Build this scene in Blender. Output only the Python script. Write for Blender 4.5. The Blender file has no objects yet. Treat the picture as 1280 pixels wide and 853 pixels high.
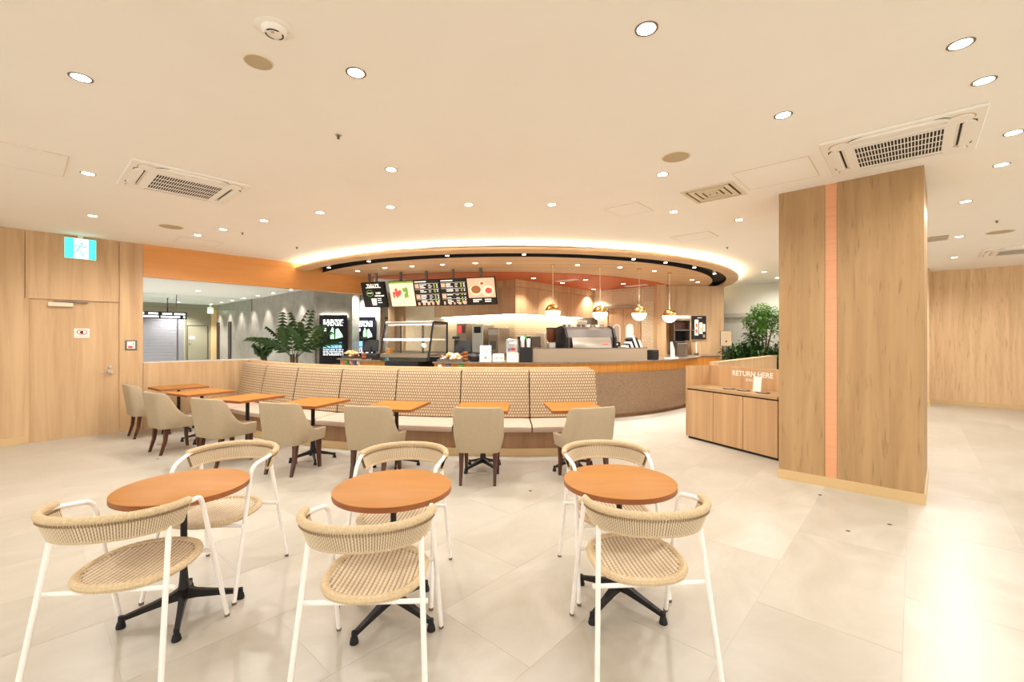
import bpy, bmesh, math, random
from mathutils import Vector, Matrix
random.seed(7)
R_ = math.radians
PI = math.pi
scene = bpy.context.scene
col = scene.collection

# ------------------------------------------------------------------ camera, world, exposure
F, HOR, CAMZ = 556.0, 424.0, 1.5          # focal length (px of 1280), horizon row, eye height
cd = bpy.data.cameras.new('camera'); cam = bpy.data.objects.new('camera', cd); col.objects.link(cam)
cd.sensor_width = 36; cd.lens = F / 1280 * 36; cd.shift_y = (HOR - 426.5) / 1280; cd.clip_end = 200
cam.location = (0, 0, CAMZ); cam.rotation_euler = (PI / 2, 0, 0); scene.camera = cam
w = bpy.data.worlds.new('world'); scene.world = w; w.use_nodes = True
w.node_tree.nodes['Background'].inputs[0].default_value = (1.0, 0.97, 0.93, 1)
w.node_tree.nodes['Background'].inputs[1].default_value = 1.9  # even warm fill added in place of the unseen hall behind the camera
scene.view_settings.view_transform = 'Standard'; scene.view_settings.look = 'None'
scene.view_settings.exposure = 0.41; scene.view_settings.gamma = 1.0
scene.view_settings.use_curve_mapping = False
try:
    scene.cycles.use_denoising = True
    scene.cycles.max_bounces = 10; scene.cycles.diffuse_bounces = 6
    scene.cycles.sample_clamp_indirect = 6
except Exception: pass
DOWN_W, DOWN_COL = 29.0, (1.0, 0.962, 0.925)

# ------------------------------------------------------------------ plan frame
TH = R_(42.1)
bx_, by_ = math.cos(TH), -math.sin(TH)     # room x axis
ax_, ay_ = math.sin(TH), math.cos(TH)      # room y axis
def room(x, y, z=0): return Vector((x * bx_ + y * ax_, x * by_ + y * ay_, z))
CEIL = 3.07
C = Vector((0, 13.1, 0))                   # centre of the round counter, bench and canopy
def plan(u, v, z):                         # plan position of a point of known height measured in the photo
    d = F * (CAMZ - z) / (v - HOR); return Vector(((u - 640) / F * d, d, z))
def ceil_pt(u, v): return plan(u, v, CEIL)
def pol(Rr, ph, z=0): return Vector((C.x + Rr * math.sin(ph), C.y - Rr * math.cos(ph), z))
def ang(u, Rr):                            # polar angle on circle Rr along bearing u
    k = (u - 640) / F; A = 1 + k * k; D = C.y * C.y - A * (C.y * C.y - Rr * Rr)
    Y = (C.y - math.sqrt(max(D, 0))) / A; return math.atan2(k * Y, C.y - Y)

# ------------------------------------------------------------------ materials
def lin(r, g, b):
    f = lambda c: (c / 255 / 12.92) if c / 255 <= .04045 else ((c / 255 + .055) / 1.055) ** 2.4
    return (f(r), f(g), f(b), 1)
MATS = {}
def base(name, c, rough=.5, metal=0, emit=None, es=0, spec=.5, trans=0):
    m = bpy.data.materials.new(name); m.use_nodes = True; p = m.node_tree.nodes['Principled BSDF']
    p.inputs['Base Color'].default_value = c; p.inputs['Roughness'].default_value = rough
    p.inputs['Metallic'].default_value = metal; p.inputs['Specular IOR Level'].default_value = spec
    p.inputs['Transmission Weight'].default_value = trans
    if emit: p.inputs['Emission Color'].default_value = emit; p.inputs['Emission Strength'].default_value = es
    MATS[name] = m; return m
def nd(m, t, **k):
    n = m.node_tree.nodes.new(t)
    for a, b in k.items(): setattr(n, a, b)
    return n
def lk(m, a, b): m.node_tree.links.new(a, b)
def P(m): return m.node_tree.nodes['Principled BSDF']
def ramp(m, stops):
    r = nd(m, 'ShaderNodeValToRGB'); e = r.color_ramp.elements
    while len(e) < len(stops): e.new(.5)
    for i, (p, c) in enumerate(stops): e[i].position = p; e[i].color = c
    return r
def coords(m, scale, uv=False, rot=(0, 0, 0)):
    t = nd(m, 'ShaderNodeTexCoord'); mp = nd(m, 'ShaderNodeMapping')
    mp.inputs['Scale'].default_value = scale; mp.inputs['Rotation'].default_value = rot
    lk(m, t.outputs['UV' if uv else 'Object'], mp.inputs['Vector']); return mp.outputs['Vector']
def bump(m, src, strength, dist=.01):
    b = nd(m, 'ShaderNodeBump'); b.inputs['Strength'].default_value = strength; b.inputs['Distance'].default_value = dist
    lk(m, src, b.inputs['Height']); lk(m, b.outputs['Normal'], P(m).inputs['Normal'])
def grainy(name, c1, c2, scale, rough=.45, detail=7, dist=.6, bmp=.05, spec=.4, vary=0, knots=0):
    m = base(name, c1, rough, spec=spec); v = coords(m, scale)
    n = nd(m, 'ShaderNodeTexNoise'); n.inputs['Scale'].default_value = 1; n.inputs['Detail'].default_value = detail
    n.inputs['Distortion'].default_value = dist; n.inputs['Roughness'].default_value = .6; lk(m, v, n.inputs['Vector'])
    r = ramp(m, [(.28, c1), (.72, c2)]); lk(m, n.outputs['Fac'], r.inputs['Fac']); out = r.outputs['Color']
    if knots:
        v2 = coords(m, (34, 34, 3.2)); k = nd(m, 'ShaderNodeTexNoise'); k.inputs['Scale'].default_value = 1.0; k.inputs['Detail'].default_value = 4
        k.inputs['Distortion'].default_value = .3; lk(m, v2, k.inputs['Vector'])
        r2 = ramp(m, [(.26, (.55, .5, .45, 1)), (.42, (1, 1, 1, 1))]); lk(m, k.outputs['Fac'], r2.inputs['Fac'])
        mx = nd(m, 'ShaderNodeMixRGB', blend_type='MULTIPLY'); mx.inputs[0].default_value = knots
        lk(m, out, mx.inputs[1]); lk(m, r2.outputs['Color'], mx.inputs[2]); out = mx.outputs[0]
    if vary:
        oi = nd(m, 'ShaderNodeObjectInfo'); hs = nd(m, 'ShaderNodeHueSaturation'); mr = nd(m, 'ShaderNodeMapRange')
        mr.inputs[3].default_value = 1 - vary; mr.inputs[4].default_value = 1 + vary
        lk(m, oi.outputs['Random'], mr.inputs[0]); lk(m, mr.outputs[0], hs.inputs['Value']); lk(m, out, hs.inputs['Color']); out = hs.outputs[0]
    lk(m, out, P(m).inputs['Base Color'])
    if bmp: bump(m, n.outputs['Fac'], bmp)
    return m
W_OAK = grainy('oak_light', lin(182, 147, 106), lin(209, 176, 134), (9, 9, .55), .42, vary=.05)
W_COL = grainy('oak_knotty', lin(156, 123, 82), lin(179, 146, 102), (11, 11, .7), .5, knots=.7, vary=.03)
W_WALLR = grainy('oak_knotty_pale', lin(198, 164, 122), lin(226, 194, 152), (11, 11, .7), .5, knots=.6, vary=.03)
W_SOF = grainy('canopy_oak', lin(190, 152, 112), lin(220, 184, 142), (.35, 7, 7), .45)
W_CAB = grainy('cabinet_oak', lin(178, 140, 100), lin(204, 167, 124), (12, 12, .5), .4, vary=.06)
W_BAM = grainy('bamboo', lin(186, 122, 48), lin(214, 152, 72), (22, 22, .4), .35)
W_DARK = grainy('walnut_leg', lin(58, 30, 18), lin(92, 52, 32), (20, 20, 2), .35)
W_BASE = grainy('bench_plinth_wood', lin(140, 104, 72), lin(168, 128, 92), (8, 8, .6), .45)
M_TAB = grainy('orange_tabletop', lin(172, 113, 46), lin(184, 125, 54), (2, 16, 16), .5, bmp=.01, spec=.25)
M_TABEDGE = grainy('tabletop_edge', lin(146, 86, 46), lin(160, 98, 56), (2, 16, 16), .4, bmp=.01)
M_ORANGE = grainy('orange_panel', lin(214, 148, 80), lin(222, 158, 90), (1.2, 1.2, 26), .42, bmp=.01)
M_ORANGE2 = base('orange_ceiling', lin(196, 92, 40), .5)
M_COPPER = grainy('copper_strip', lin(212, 150, 108), lin(222, 162, 120), (2, 2, 40), .35, bmp=.01)
M_TAN = base('tan_baseboard', lin(204, 174, 126), .45)
M_CEIL = grainy('ceiling_paint', lin(243, 239, 231), lin(246, 242, 235), (1, 1, 1), .85, bmp=0, spec=.2)
M_WHITE = base('white_plastic', lin(240, 235, 226), .5)
M_CREAM = base('cream_trim', lin(222, 208, 182), .6)
M_SPK = base('speaker_cloth', lin(190, 172, 140), .9)
M_BLACK = base('black_metal', lin(26, 24, 24), .4, .3)
M_BLK = base('matte_black', lin(14, 13, 13), .7)
M_DARK = base('dark_gap', lin(40, 28, 20), .8)
M_FRAME = base('white_tube', lin(246, 240, 234), .3)
M_STEEL = base('brushed_steel', lin(188, 180, 168), .28, .9)
M_STEELD = base('dark_steel', lin(110, 104, 98), .35, .8)
M_RIM = base('lamp_rim', lin(130, 118, 106), .3, .8)
M_PANEL = base('taupe_metal', lin(158, 142, 120), .5)
M_BRASS = base('brass', lin(232, 188, 104), .22, 1.0)
M_GLOBE = base('lit_globe', (1, .95, .85, 1), .4, emit=(1, .86, .66, 1), es=7)
M_LAMP = base('lamp_face', (1, 1, 1, 1), .4, emit=(1, .93, .82, 1), es=14)
M_COVE = base('cove_led', (1, 1, 1, 1), .4, emit=(1, .82, .56, 1), es=36)
M_LED = base('white_led', (1, 1, 1, 1), .4, emit=(1, .95, .88, 1), es=30)
M_SHELFLED = base('shelf_led', (1, 1, 1, 1), .4, emit=(1, .95, .85, 1), es=4)
M_UNDER = base('cabinet_led', (1, 1, 1, 1), .4, emit=(1, .90, .74, 1), es=15)
M_STONE = grainy('brown_stone', lin(108, 88, 68), lin(146, 122, 98), (38, 38, 38), .5, bmp=.05)
M_TOP = grainy('counter_top_stone', lin(112, 96, 80), lin(132, 116, 98), (20, 20, 20), .25, bmp=0)
M_CTOP = base('laminate_taupe', lin(176, 144, 104), .4)
M_GREYW = grainy('grey_stone_wall', lin(122, 118, 108), lin(148, 144, 134), (3, 3, 3), .34, bmp=.02)
M_OLIVE = base('olive_paint', lin(130, 126, 104), .6)
M_SHUT = base('shutter_grey', lin(128, 128, 132), .45, .2)
M_LCEIL = base('lobby_ceiling', lin(205, 205, 200), .8)
M_LFLOOR = base('lobby_floor', lin(190, 188, 180), .3)
M_GREYDOOR = base('grey_door', lin(140, 142, 146), .5)
M_PALE = base('pale_wall', lin(214, 214, 202), .8)
M_PALE2 = base('pale_beam', lin(186, 188, 176), .8)
M_BEIGE = grainy('beige_upholstery', lin(166, 149, 122), lin(178, 161, 134), (90, 90, 90), .75, bmp=.03, spec=.25)
M_SEATD = base('taupe_seat', lin(126, 104, 82), .7)
M_CUSH = grainy('seat_cushion_cloth', lin(200, 174, 154), lin(210, 186, 168), (70, 70, 70), .8, bmp=.03, spec=.2)
M_WICKRIM = grainy('wicker_rim', lin(196, 172, 134), lin(220, 198, 162), (90, 90, 90), .55, bmp=.1)
M_GREEN = grainy('leaf_green', lin(30, 62, 26), lin(66, 104, 44), (6, 6, 6), .4, bmp=0)
M_LEAF2 = grainy('leaf_bright', lin(66, 112, 44), lin(118, 162, 74), (5, 5, 5), .45, bmp=0)
M_TRUNK = grainy('bark', lin(84, 66, 46), lin(124, 100, 72), (18, 18, 4), .8)
M_POT = base('dark_pot', lin(40, 38, 36), .5)
M_SCREEN = base('screen_black', lin(10, 12, 26), .2)
M_SCRBLUE = base('screen_blue', lin(120, 190, 230), .4, emit=lin(120, 190, 235), es=1.1)
M_SCRWHITE = base('screen_white', (1, 1, 1, 1), .4, emit=(.85, .95, 1, 1), es=1.2)
M_SCRGREEN = base('screen_green', lin(170, 230, 170), .4, emit=lin(170, 235, 190), es=1)
M_GREENLIT = base('exit_green', lin(40, 220, 190), .4, emit=lin(70, 230, 205), es=1.3)
M_MENU = base('menu_black', lin(34, 26, 20), .35)
M_MENUW = base('menu_white', (1, .96, .88, 1), .5, emit=(1, .94, .82, 1), es=.75)
M_MENUY = base('menu_lime', lin(196, 210, 80), .5, emit=lin(196, 210, 80), es=.4)
M_MENUC = base('menu_cream', lin(250, 234, 200), .5, emit=lin(250, 232, 196), es=.5)
M_MENUR = base('menu_red', lin(226, 84, 74), .5, emit=lin(226, 84, 74), es=.4)
M_MENUG = base('menu_green', lin(130, 176, 70), .5, emit=lin(130, 176, 70), es=.4)
M_MENUP = base('menu_pink', lin(244, 192, 160), .5, emit=lin(244, 192, 160), es=.4)
M_MENUBR = base('menu_brown', lin(168, 104, 56), .5, emit=lin(168, 104, 56), es=.3)
M_RED = base('red_print', lin(196, 50, 44), .5)
M_PINK = base('pink_print', lin(240, 160, 150), .5)
M_PAPER = base('paper_white', lin(244, 238, 226), .6)
M_YEL = base('snack_yellow', lin(232, 204, 130), .6)
M_GRN = base('package_green', lin(60, 170, 80), .5)
M_BLUE = base('package_blue', lin(90, 100, 150), .5)
M_BROWN = base('brown_plastic', lin(110, 56, 30), .4)
M_AMBER = base('coffee_beans', lin(90, 44, 18), .35)
M_GREYT = base('grey_shelf', lin(110, 96, 84), .5)
def glass(name, c, alpha_mix=.9, rough=.02):
    m = bpy.data.materials.new(name); m.use_nodes = True; nt = m.node_tree; nt.nodes.clear()
    o = nt.nodes.new('ShaderNodeOutputMaterial'); t = nt.nodes.new('ShaderNodeBsdfTransparent'); g = nt.nodes.new('ShaderNodeBsdfGlossy')
    t.inputs[0].default_value = c; g.inputs['Roughness'].default_value = rough
    mx = nt.nodes.new('ShaderNodeMixShader'); mx.inputs[0].default_value = 1 - alpha_mix
    nt.links.new(t.outputs[0], mx.inputs[1]); nt.links.new(g.outputs[0], mx.inputs[2]); nt.links.new(mx.outputs[0], o.inputs[0]); return m
M_GLASS = glass('clear_glass', (.93, .97, .95, 1), .92)
M_CASEG = glass('case_glass', (.95, .95, .93, 1), .93)
M_JUG = glass('jug_plastic', (.92, .9, .86, 1), .85, .1)
def brick_mat(name, c1, c2, cm, bw, bh, mort, rough=.4, uv=True, bmp=.2, offset=.5):
    m = base(name, c1, rough); b = nd(m, 'ShaderNodeTexBrick'); b.offset = offset
    b.inputs['Color1'].default_value = c1; b.inputs['Color2'].default_value = c2; b.inputs['Mortar'].default_value = cm
    b.inputs['Scale'].default_value = 1; b.inputs['Mortar Size'].default_value = mort
    b.inputs['Brick Width'].default_value = bw; b.inputs['Row Height'].default_value = bh; b.inputs['Mortar Smooth'].default_value = .2
    lk(m, coords(m, (1, 1, 1), uv), b.inputs['Vector']); lk(m, b.outputs['Color'], P(m).inputs['Base Color'])
    if bmp: bump(m, b.outputs['Fac'], -bmp, .004)
    return m
M_FABRIC = brick_mat('bench_woven_pattern', lin(194, 172, 140), lin(186, 163, 130), lin(132, 105, 76), .036, .040, .0065, .8, bmp=.3)
M_TILE = brick_mat('small_cream_tile', lin(226, 210, 178), lin(220, 202, 168), lin(186, 160, 120), .16, .052, .004, .3)
# floor
def floor_mat():
    m = base('cream_stone_floor', lin(230, 220, 200), .3, spec=.45)
    oi = nd(m, 'ShaderNodeObjectInfo'); cm = nd(m, 'ShaderNodeVectorMath', operation='ADD')
    v = coords(m, (1.2, .8, 1)); sc = nd(m, 'ShaderNodeVectorMath', operation='SCALE'); sc.inputs['Scale'].default_value = 40
    cx = nd(m, 'ShaderNodeCombineXYZ'); lk(m, oi.outputs['Random'], cx.inputs[0]); lk(m, oi.outputs['Random'], cx.inputs[1])
    lk(m, cx.outputs[0], sc.inputs[0]); lk(m, v, cm.inputs[0]); lk(m, sc.outputs[0], cm.inputs[1])
    n = nd(m, 'ShaderNodeTexNoise'); n.inputs['Scale'].default_value = 1.6; n.inputs['Detail'].default_value = 8
    n.inputs['Distortion'].default_value = 1.4; n.inputs['Roughness'].default_value = .62; lk(m, cm.outputs[0], n.inputs['Vector'])
    r = ramp(m, [(.3, lin(181, 174, 159)), (.55, lin(191, 185, 172)), (.75, lin(200, 195, 184))]); lk(m, n.outputs['Fac'], r.inputs['Fac'])
    hs = nd(m, 'ShaderNodeHueSaturation'); mr = nd(m, 'ShaderNodeMapRange'); mr.inputs[3].default_value = .93; mr.inputs[4].default_value = 1.03
    lk(m, oi.outputs['Random'], mr.inputs[0]); lk(m, mr.outputs[0], hs.inputs['Value']); lk(m, r.outputs['Color'], hs.inputs['Color'])
    lk(m, hs.outputs[0], P(m).inputs['Base Color'])
    mr2 = nd(m, 'ShaderNodeMapRange'); mr2.inputs[3].default_value = .24; mr2.inputs[4].default_value = .42
    lk(m, n.outputs['Fac'], mr2.inputs[0]); lk(m, mr2.outputs[0], P(m).inputs['Roughness']); return m
M_FLOOR = floor_mat(); M_GROUT = base('floor_joint', lin(190, 184, 170), .7)
def wicker_mat():
    m = base('wicker_strand', lin(210, 186, 148), .55, spec=.3); at = nd(m, 'ShaderNodeAttribute', attribute_name='weave')
    r = ramp(m, [(.1, lin(150, 126, 98)), (.45, lin(208, 189, 158)), (1, lin(232, 216, 190))]); lk(m, at.outputs['Fac'], r.inputs['Fac'])
    lk(m, r.outputs['Color'], P(m).inputs['Base Color']); return m
M_WICK = wicker_mat(); M_WICKGAP = base('wicker_gap', lin(150, 124, 92), .8)

# ------------------------------------------------------------------ mesh builder
class MB:
    def __init__(s): s.v = []; s.f = []; s.uv = {}
    def add(s, vs, fs):
        o = len(s.v); s.v += [tuple(v) for v in vs]; s.f += [tuple(i + o for i in f) for f in fs]; return s
    def box(s, x0, x1, y0, y1, z0, z1, rot=None, piv=None):
        vs = [Vector((x, y, z)) for z in (z0, z1) for y in (y0, y1) for x in (x0, x1)]
        if rot is not None:
            pv = Vector(piv or ((x0 + x1) / 2, (y0 + y1) / 2, (z0 + z1) / 2)); vs = [rot @ (v - pv) + pv for v in vs]
        return s.add(vs, [(0, 2, 3, 1), (4, 5, 7, 6), (0, 1, 5, 4), (2, 6, 7, 3), (0, 4, 6, 2), (1, 3, 7, 5)])
    def bbox(s, x0, x1, y0, y1, z0, z1, b=.01):      # box with bevelled vertical and top edges
        pts = [(x0 + b, y0), (x1 - b, y0), (x1, y0 + b), (x1, y1 - b), (x1 - b, y1), (x0 + b, y1), (x0, y1 - b), (x0, y0 + b)]
        cx, cy = (x0 + x1) / 2, (y0 + y1) / 2
        sh = lambda p: (p[0] - math.copysign(min(b, abs(p[0] - cx)), p[0] - cx), p[1] - math.copysign(min(b, abs(p[1] - cy)), p[1] - cy))
        vs = [(*sh(p), z0) for p in pts] + [(*p, z0 + b) for p in pts] + [(*p, z1 - b) for p in pts] + [(*sh(p), z1) for p in pts]
        fs = [tuple(range(7, -1, -1)), tuple(range(24, 32))]
        for k in range(3):
            for i in range(8): j = (i + 1) % 8; fs.append((k * 8 + i, k * 8 + j, k * 8 + 8 + j, k * 8 + 8 + i))
        return s.add(vs, fs)
    def prism(s, poly, z0, z1):
        n = len(poly); vs = [(x, y, z0) for x, y in poly] + [(x, y, z1) for x, y in poly]
        return s.add(vs, [tuple(range(n - 1, -1, -1)), tuple(range(n, 2 * n))] + [(i, (i + 1) % n, n + (i + 1) % n, n + i) for i in range(n)])
    def tube(s, pts, r, n=10, caps=True):
        pts = [Vector(p) for p in pts]; rs = r if isinstance(r, (list, tuple)) else [r] * len(pts); vs = []; up = None
        for i, p in enumerate(pts):
            t = (pts[min(i + 1, len(pts) - 1)] - pts[max(i - 1, 0)]).normalized()
            if up is None: up = t.orthogonal().normalized()
            up = (up - t * up.dot(t)).normalized(); sd = t.cross(up)
            vs += [p + rs[i] * (math.cos(2 * PI * k / n) * up + math.sin(2 * PI * k / n) * sd) for k in range(n)]
        m = len(pts); fs = [(i * n + k, i * n + (k + 1) % n, (i + 1) * n + (k + 1) % n, (i + 1) * n + k) for i in range(m - 1) for k in range(n)]
        if caps: fs += [tuple(range(n - 1, -1, -1)), tuple(range((m - 1) * n, m * n))]
        return s.add(vs, fs)
    def lathe(s, prof, n=24, cx=0, cy=0, a0=0, a1=2 * PI):
        full = abs(a1 - a0 - 2 * PI) < 1e-6; cnt = n if full else n + 1; m = len(prof); vs = []
        for i in range(cnt):
            a = a0 + (a1 - a0) * i / n
            vs += [(cx + r * math.cos(a), cy + r * math.sin(a), z) for r, z in prof]
        fs = []
        for i in range(n):
            j = (i + 1) % cnt
            fs += [(i * m + k, j * m + k, j * m + k + 1, i * m + k + 1) for k in range(m - 1)]
        return s.add(vs, fs)
    def grid(s, fn, nu, nv, closed_u=False):
        vs = [fn(i / nu, j / nv) for i in range(nu + 1) for j in range(nv + 1)]; k = nv + 1
        return s.add(vs, [(i * k + j, (i + 1) * k + j, (i + 1) * k + j + 1, i * k + j + 1) for i in range(nu) for j in range(nv)])
    def arc(s, r0, r1, z0, z1, p0, p1, n=24, top=None, uvs=True):   # curved block about the origin, p measured from -Y
        o = len(s.v); vs = []
        for i in range(n + 1):
            p = p0 + (p1 - p0) * i / n
            for r, z in ((r1, z0), (r1 if top is None else top[1], z1), (r0 if top is None else top[0], z1), (r0, z0)):
                vs.append((r * math.sin(p), -r * math.cos(p), z))
        fs = [(0, 1, 2, 3), (n * 4 + 3, n * 4 + 2, n * 4 + 1, n * 4)]
        for i in range(n):
            for k in range(4): fs.append((i * 4 + k, (i + 1) * 4 + k, (i + 1) * 4 + (k + 1) % 4, i * 4 + (k + 1) % 4))
        s.add(vs, fs); return s
    att = None
    def mesh(s, name, smooth=False, uvf=None):
        me = bpy.data.meshes.new(name); me.from_pydata(s.v, [], s.f); me.validate()
        bm = bmesh.new(); bm.from_mesh(me); bmesh.ops.recalc_face_normals(bm, faces=bm.faces)
        if uvf:
            ul = bm.loops.layers.uv.new('UVMap')
            for f in bm.faces:
                for l in f.loops: l[ul].uv = uvf(l.vert.co)
        bm.to_mesh(me); bm.free()
        if smooth:
            for p in me.polygons: p.use_smooth = True
            try: me.set_sharp_from_angle(angle=R_(40))
            except Exception: pass
        if s.att and len(s.att) == len(me.vertices):
            a = me.attributes.new('weave', 'FLOAT', 'POINT'); a.data.foreach_set('value', s.att)
        return me
    def build(s, name, m, parent=None, smooth=False, loc=None, rz=0, uvf=None):
        o = link(name, s.mesh(name, smooth, uvf), m, parent, loc, rz)
        if name in ('lettering', 'shop_list', 'price_marks', 'thumbnail_pictures', 'small_print'): o['kind'] = 'stuff'
        return o
def link(name, me, m, parent=None, loc=None, rz=0):
    o = bpy.data.objects.new(name, me); col.objects.link(o)
    if m is not None and not me.materials: me.materials.append(m)
    if parent: o.parent = parent
    if loc is not None: o.location = loc
    if rz: o.rotation_euler = (0, 0, rz)
    return o
def tag(o, label=None, cat=None, group=None, kind=None):
    if label: o['label'] = label
    if cat: o['category'] = cat
    if group: o['group'] = group
    if kind: o['kind'] = kind
    return o
def thing(name, label, cat, loc=(0, 0, 0), rz=0, group=None, kind=None):
    o = bpy.data.objects.new(name, None); col.objects.link(o); o.empty_display_size = .1
    o.location = loc; o.rotation_euler = (0, 0, rz); return tag(o, label, cat, group, kind)
def copy_tree(o, parent=None):
    c = o.copy(); col.objects.link(c); c.parent = parent
    for ch in list(o.children): copy_tree(ch, c)
    return c
def struct(o, label=None): 
    o['kind'] = 'structure'
    if label: o['label'] = label
    return o
def text(s, size, m, parent, loc, rot=(PI / 2, 0, 0), name='lettering', bold=.0, align='CENTER', sx=1):
    cu = bpy.data.curves.new(name, 'FONT'); cu.body = s; cu.size = size; cu.align_x = align; cu.extrude = .0008; cu.offset = bold; cu.resolution_u = 3
    t = bpy.data.objects.new(name, cu); col.objects.link(t); bpy.context.view_layer.update()
    me = bpy.data.meshes.new_from_object(t); bpy.data.objects.remove(t); bpy.data.curves.remove(cu)
    me.materials.clear(); o = tag(link(name, me, m, parent), kind='stuff'); o.location = loc; o.rotation_euler = rot; o.scale = (sx, 1, 1); return o
def spot(parent, loc, power, size=120, colr=DOWN_COL, radius=.05, blend=.6, rot=None, name='bulb_light'):
    l = bpy.data.lights.new(name, 'SPOT'); l.energy = power; l.spot_size = R_(size); l.spot_blend = blend; l.color = colr; l.shadow_soft_size = radius
    o = bpy.data.objects.new(name, l); col.objects.link(o); o.parent = parent; o.location = loc
    if rot: o.rotation_euler = rot
    return o
ROT = -TH                                   # rotation of things lined up with the room axes
RTH = Matrix.Rotation(ROT, 3, 'Z')

# ================================================================== STRUCTURE
# floor with stone tiles
fl = struct(MB().box(-12.4, 9.5, -9, 17.5, -.12, -.0010).build('floor', M_GROUT, rz=ROT), 'cream stone floor of large rectangular tiles')
TW, TL = .63, 1.26
tme = MB().bbox(-TW / 2 + .0008, TW / 2 - .0008, -TL / 2 + .0008, TL / 2 - .0008, -.0009, .0, .0003).mesh('floor_tile'); tme.materials.append(M_FLOOR)
tiles = []
for i in range(-22, 16):
    for j in range(-8, 14):
        x = -.04 + (i + .5) * TW; y = (j + (.5 if i % 2 else 0)) * TL + .3
        wv = room(x, y)
        if x < -9.5 or y > 14.2 or wv.y < .7 or abs(wv.x) > wv.y * 1.17 + 1.1 or (wv - C).length < 5.0: continue
        if (wv - C).length < 7.3 and wv.x < 1.4: continue
        tiles.append((wv.length, x, y))
tiles.sort()
for _, x, y in tiles[:300]:
    t = link('floor_tile', tme, None, fl); t.location = (x, y, 0)
for _, x, y in tiles[300:]:
    pass
# ceiling (cafe) and lobby ceiling
struct(MB().box(-9.46, 9.5, -9, 17.5, CEIL, CEIL + .1).build('ceiling', M_CEIL, rz=ROT), 'smooth cream painted ceiling')
struct(MB().box(-30, -9.66, -6, 17.5, 2.95, 3.17).build('ceiling', M_LCEIL, rz=ROT), 'pale grey ceiling of the lobby')
struct(MB().box(-30, -12.4, -6, 17.5, -.12, -.004).build('floor', M_LFLOOR, rz=ROT), 'grey floor of the lobby')
# left wall (x' = -9.46) with panels and door
WX = -9.46
wl = struct(thing('wall_left', 'oak panelled wall with a flush door', None, (0, 0, 0), ROT))
MB().box(WX - .2, WX - .03, -5, 1.37, 0, CEIL).build('wall_core', W_OAK, wl)
def panel(y0, y1, z0, z1, d=0.0): return MB().box(WX - .04, WX + d, y0 + .004, y1 - .004, z0, z1).build('wall_panel', W_OAK, wl)
for y0, y1 in ((-4.7, -3.5), (-3.5, -2.3), (-2.3, -1.15), (-1.15, .05)): panel(y0, y1, .10, CEIL)
panel(.05, 1.07, 2.09, CEIL); panel(1.07, 1.37, 0, CEIL)
MB().box(WX - .06, WX - .0, .045, .09, 0, 2.09).build('door_jamb', W_OAK, wl)
struct(MB().box(WX - .02, WX + .012, -5, .05, 0, .10).build('baseboard_left', M_TAN, rz=ROT))
d1 = struct(thing('door_1', 'flush oak door with lever handle in the panelled wall', None, room(WX, .575), ROT))
MB().box(-.055, -.028, -.48, .485, .012, 2.085).build('door_leaf', W_OAK, d1)
hb = MB().box(-.03, .0, .36, .42, .955, 1.015).build('handle_plate', M_STEEL, d1)
MB().tube([(0, .39, .985), (.045, .39, .985), (.05, .375, .985), (.05, .27, .985)], .011, 8).build('lever', M_STEEL, hb, True)
MB().tube([(-.03, .39, 1.065), (.0, .39, 1.065)], .022, 14).build('lock', M_STEEL, d1, True)
dc = MB().bbox(-.03, .025, -.30, -.03, 1.985, 2.045, .006).build('door_closer', M_CREAM, d1)
MB().box(-.01, .012, -.24, .13, 2.05, 2.063).build('closer_arm', M_STEELD, dc)
sg = MB().box(-.029, -.024, -.02, .15, 1.52, 1.66).build('notice', M_PAPER, d1)
MB().lathe([(.036, 0), (.044, 0), (.044, .001), (.036, .001)], 24).build('red_ring', M_RED, sg)
for o in sg.children: o.location = (-.0225, .065, 1.605); o.rotation_euler = (0, PI / 2, 0); o.scale = (1, 1.35, 1)
MB().box(-.0232, -.022, .05, .08, 1.578, 1.628).box(-.0232, -.022, .04, .05, 1.59, 1.61).build('cup_pictogram', M_BLK, sg)
MB().box(-.0230, -.0215, .02, .11, 1.602, 1.608, Matrix.Rotation(R_(-38), 3, 'X')).build('red_bar', M_RED, sg)
MB().box(-.0235, -.0225, .0, .13, 1.538, 1.544).build('small_print', M_PINK, sg)
al = thing('emergency_switch_plate', 'small square steel switch plate with red label beside oak door', 'switch', room(WX, 1.215, 1.40), ROT)
MB().box(0, .012, -.075, .075, -.08, .08).build('plate', M_STEELD, al)
MB().box(.012, .016, -.05, .05, -.055, .06).build('cover', M_PAPER, al); MB().box(.016, .018, -.04, .02, -.045, -.015).build('red_label', M_RED, al); MB().box(.016, .024, .02, .04, 0, .04).build('key_knob', M_STEEL, al)
# exit sign
ex = thing('exit_sign', 'glowing green running man exit sign above the oak door', 'exit sign', room(WX + .04, .62, 2.86), ROT)
MB().box(-.035, .03, -.175, .175, -.145, .165).build('housing', M_WHITE, ex); MB().box(-.01, .01, -.03, .03, .165, .212).build('mount', M_WHITE, ex)
fc = MB().box(.03, .034, -.17, .17, -.14, .16).build('green_face', M_GREENLIT, ex)
MB().box(.034, .036, -.075, .085, -.135, .155).build('white_door', M_LED if False else M_SCRWHITE, fc)
man = MB().lathe([(0, 0), (.018, 0), (.018, .001), (0, .001)], 12)
man.v = [(.0375 + z, y + .01, x + .085) for x, y, z in man.v]
for a, b in (((.0, .06), (-.03, .0)), ((-.03, .0), (.03, -.06)), ((.03, -.06), (.02, -.11)), ((-.03, 0), (-.06, -.05)), ((-.06, -.05), (-.10, -.06)), ((0, .05), (.05, .03)), ((.05, .03), (.06, .07)), ((0, .05), (-.05, .06)), ((-.05, .06), (-.07, .02))):
    man.tube([(.0375, a[0], a[1]), (.0375, b[0], b[1])], .009, 6)
man.build('running_man', M_GREENLIT, fc)
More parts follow.
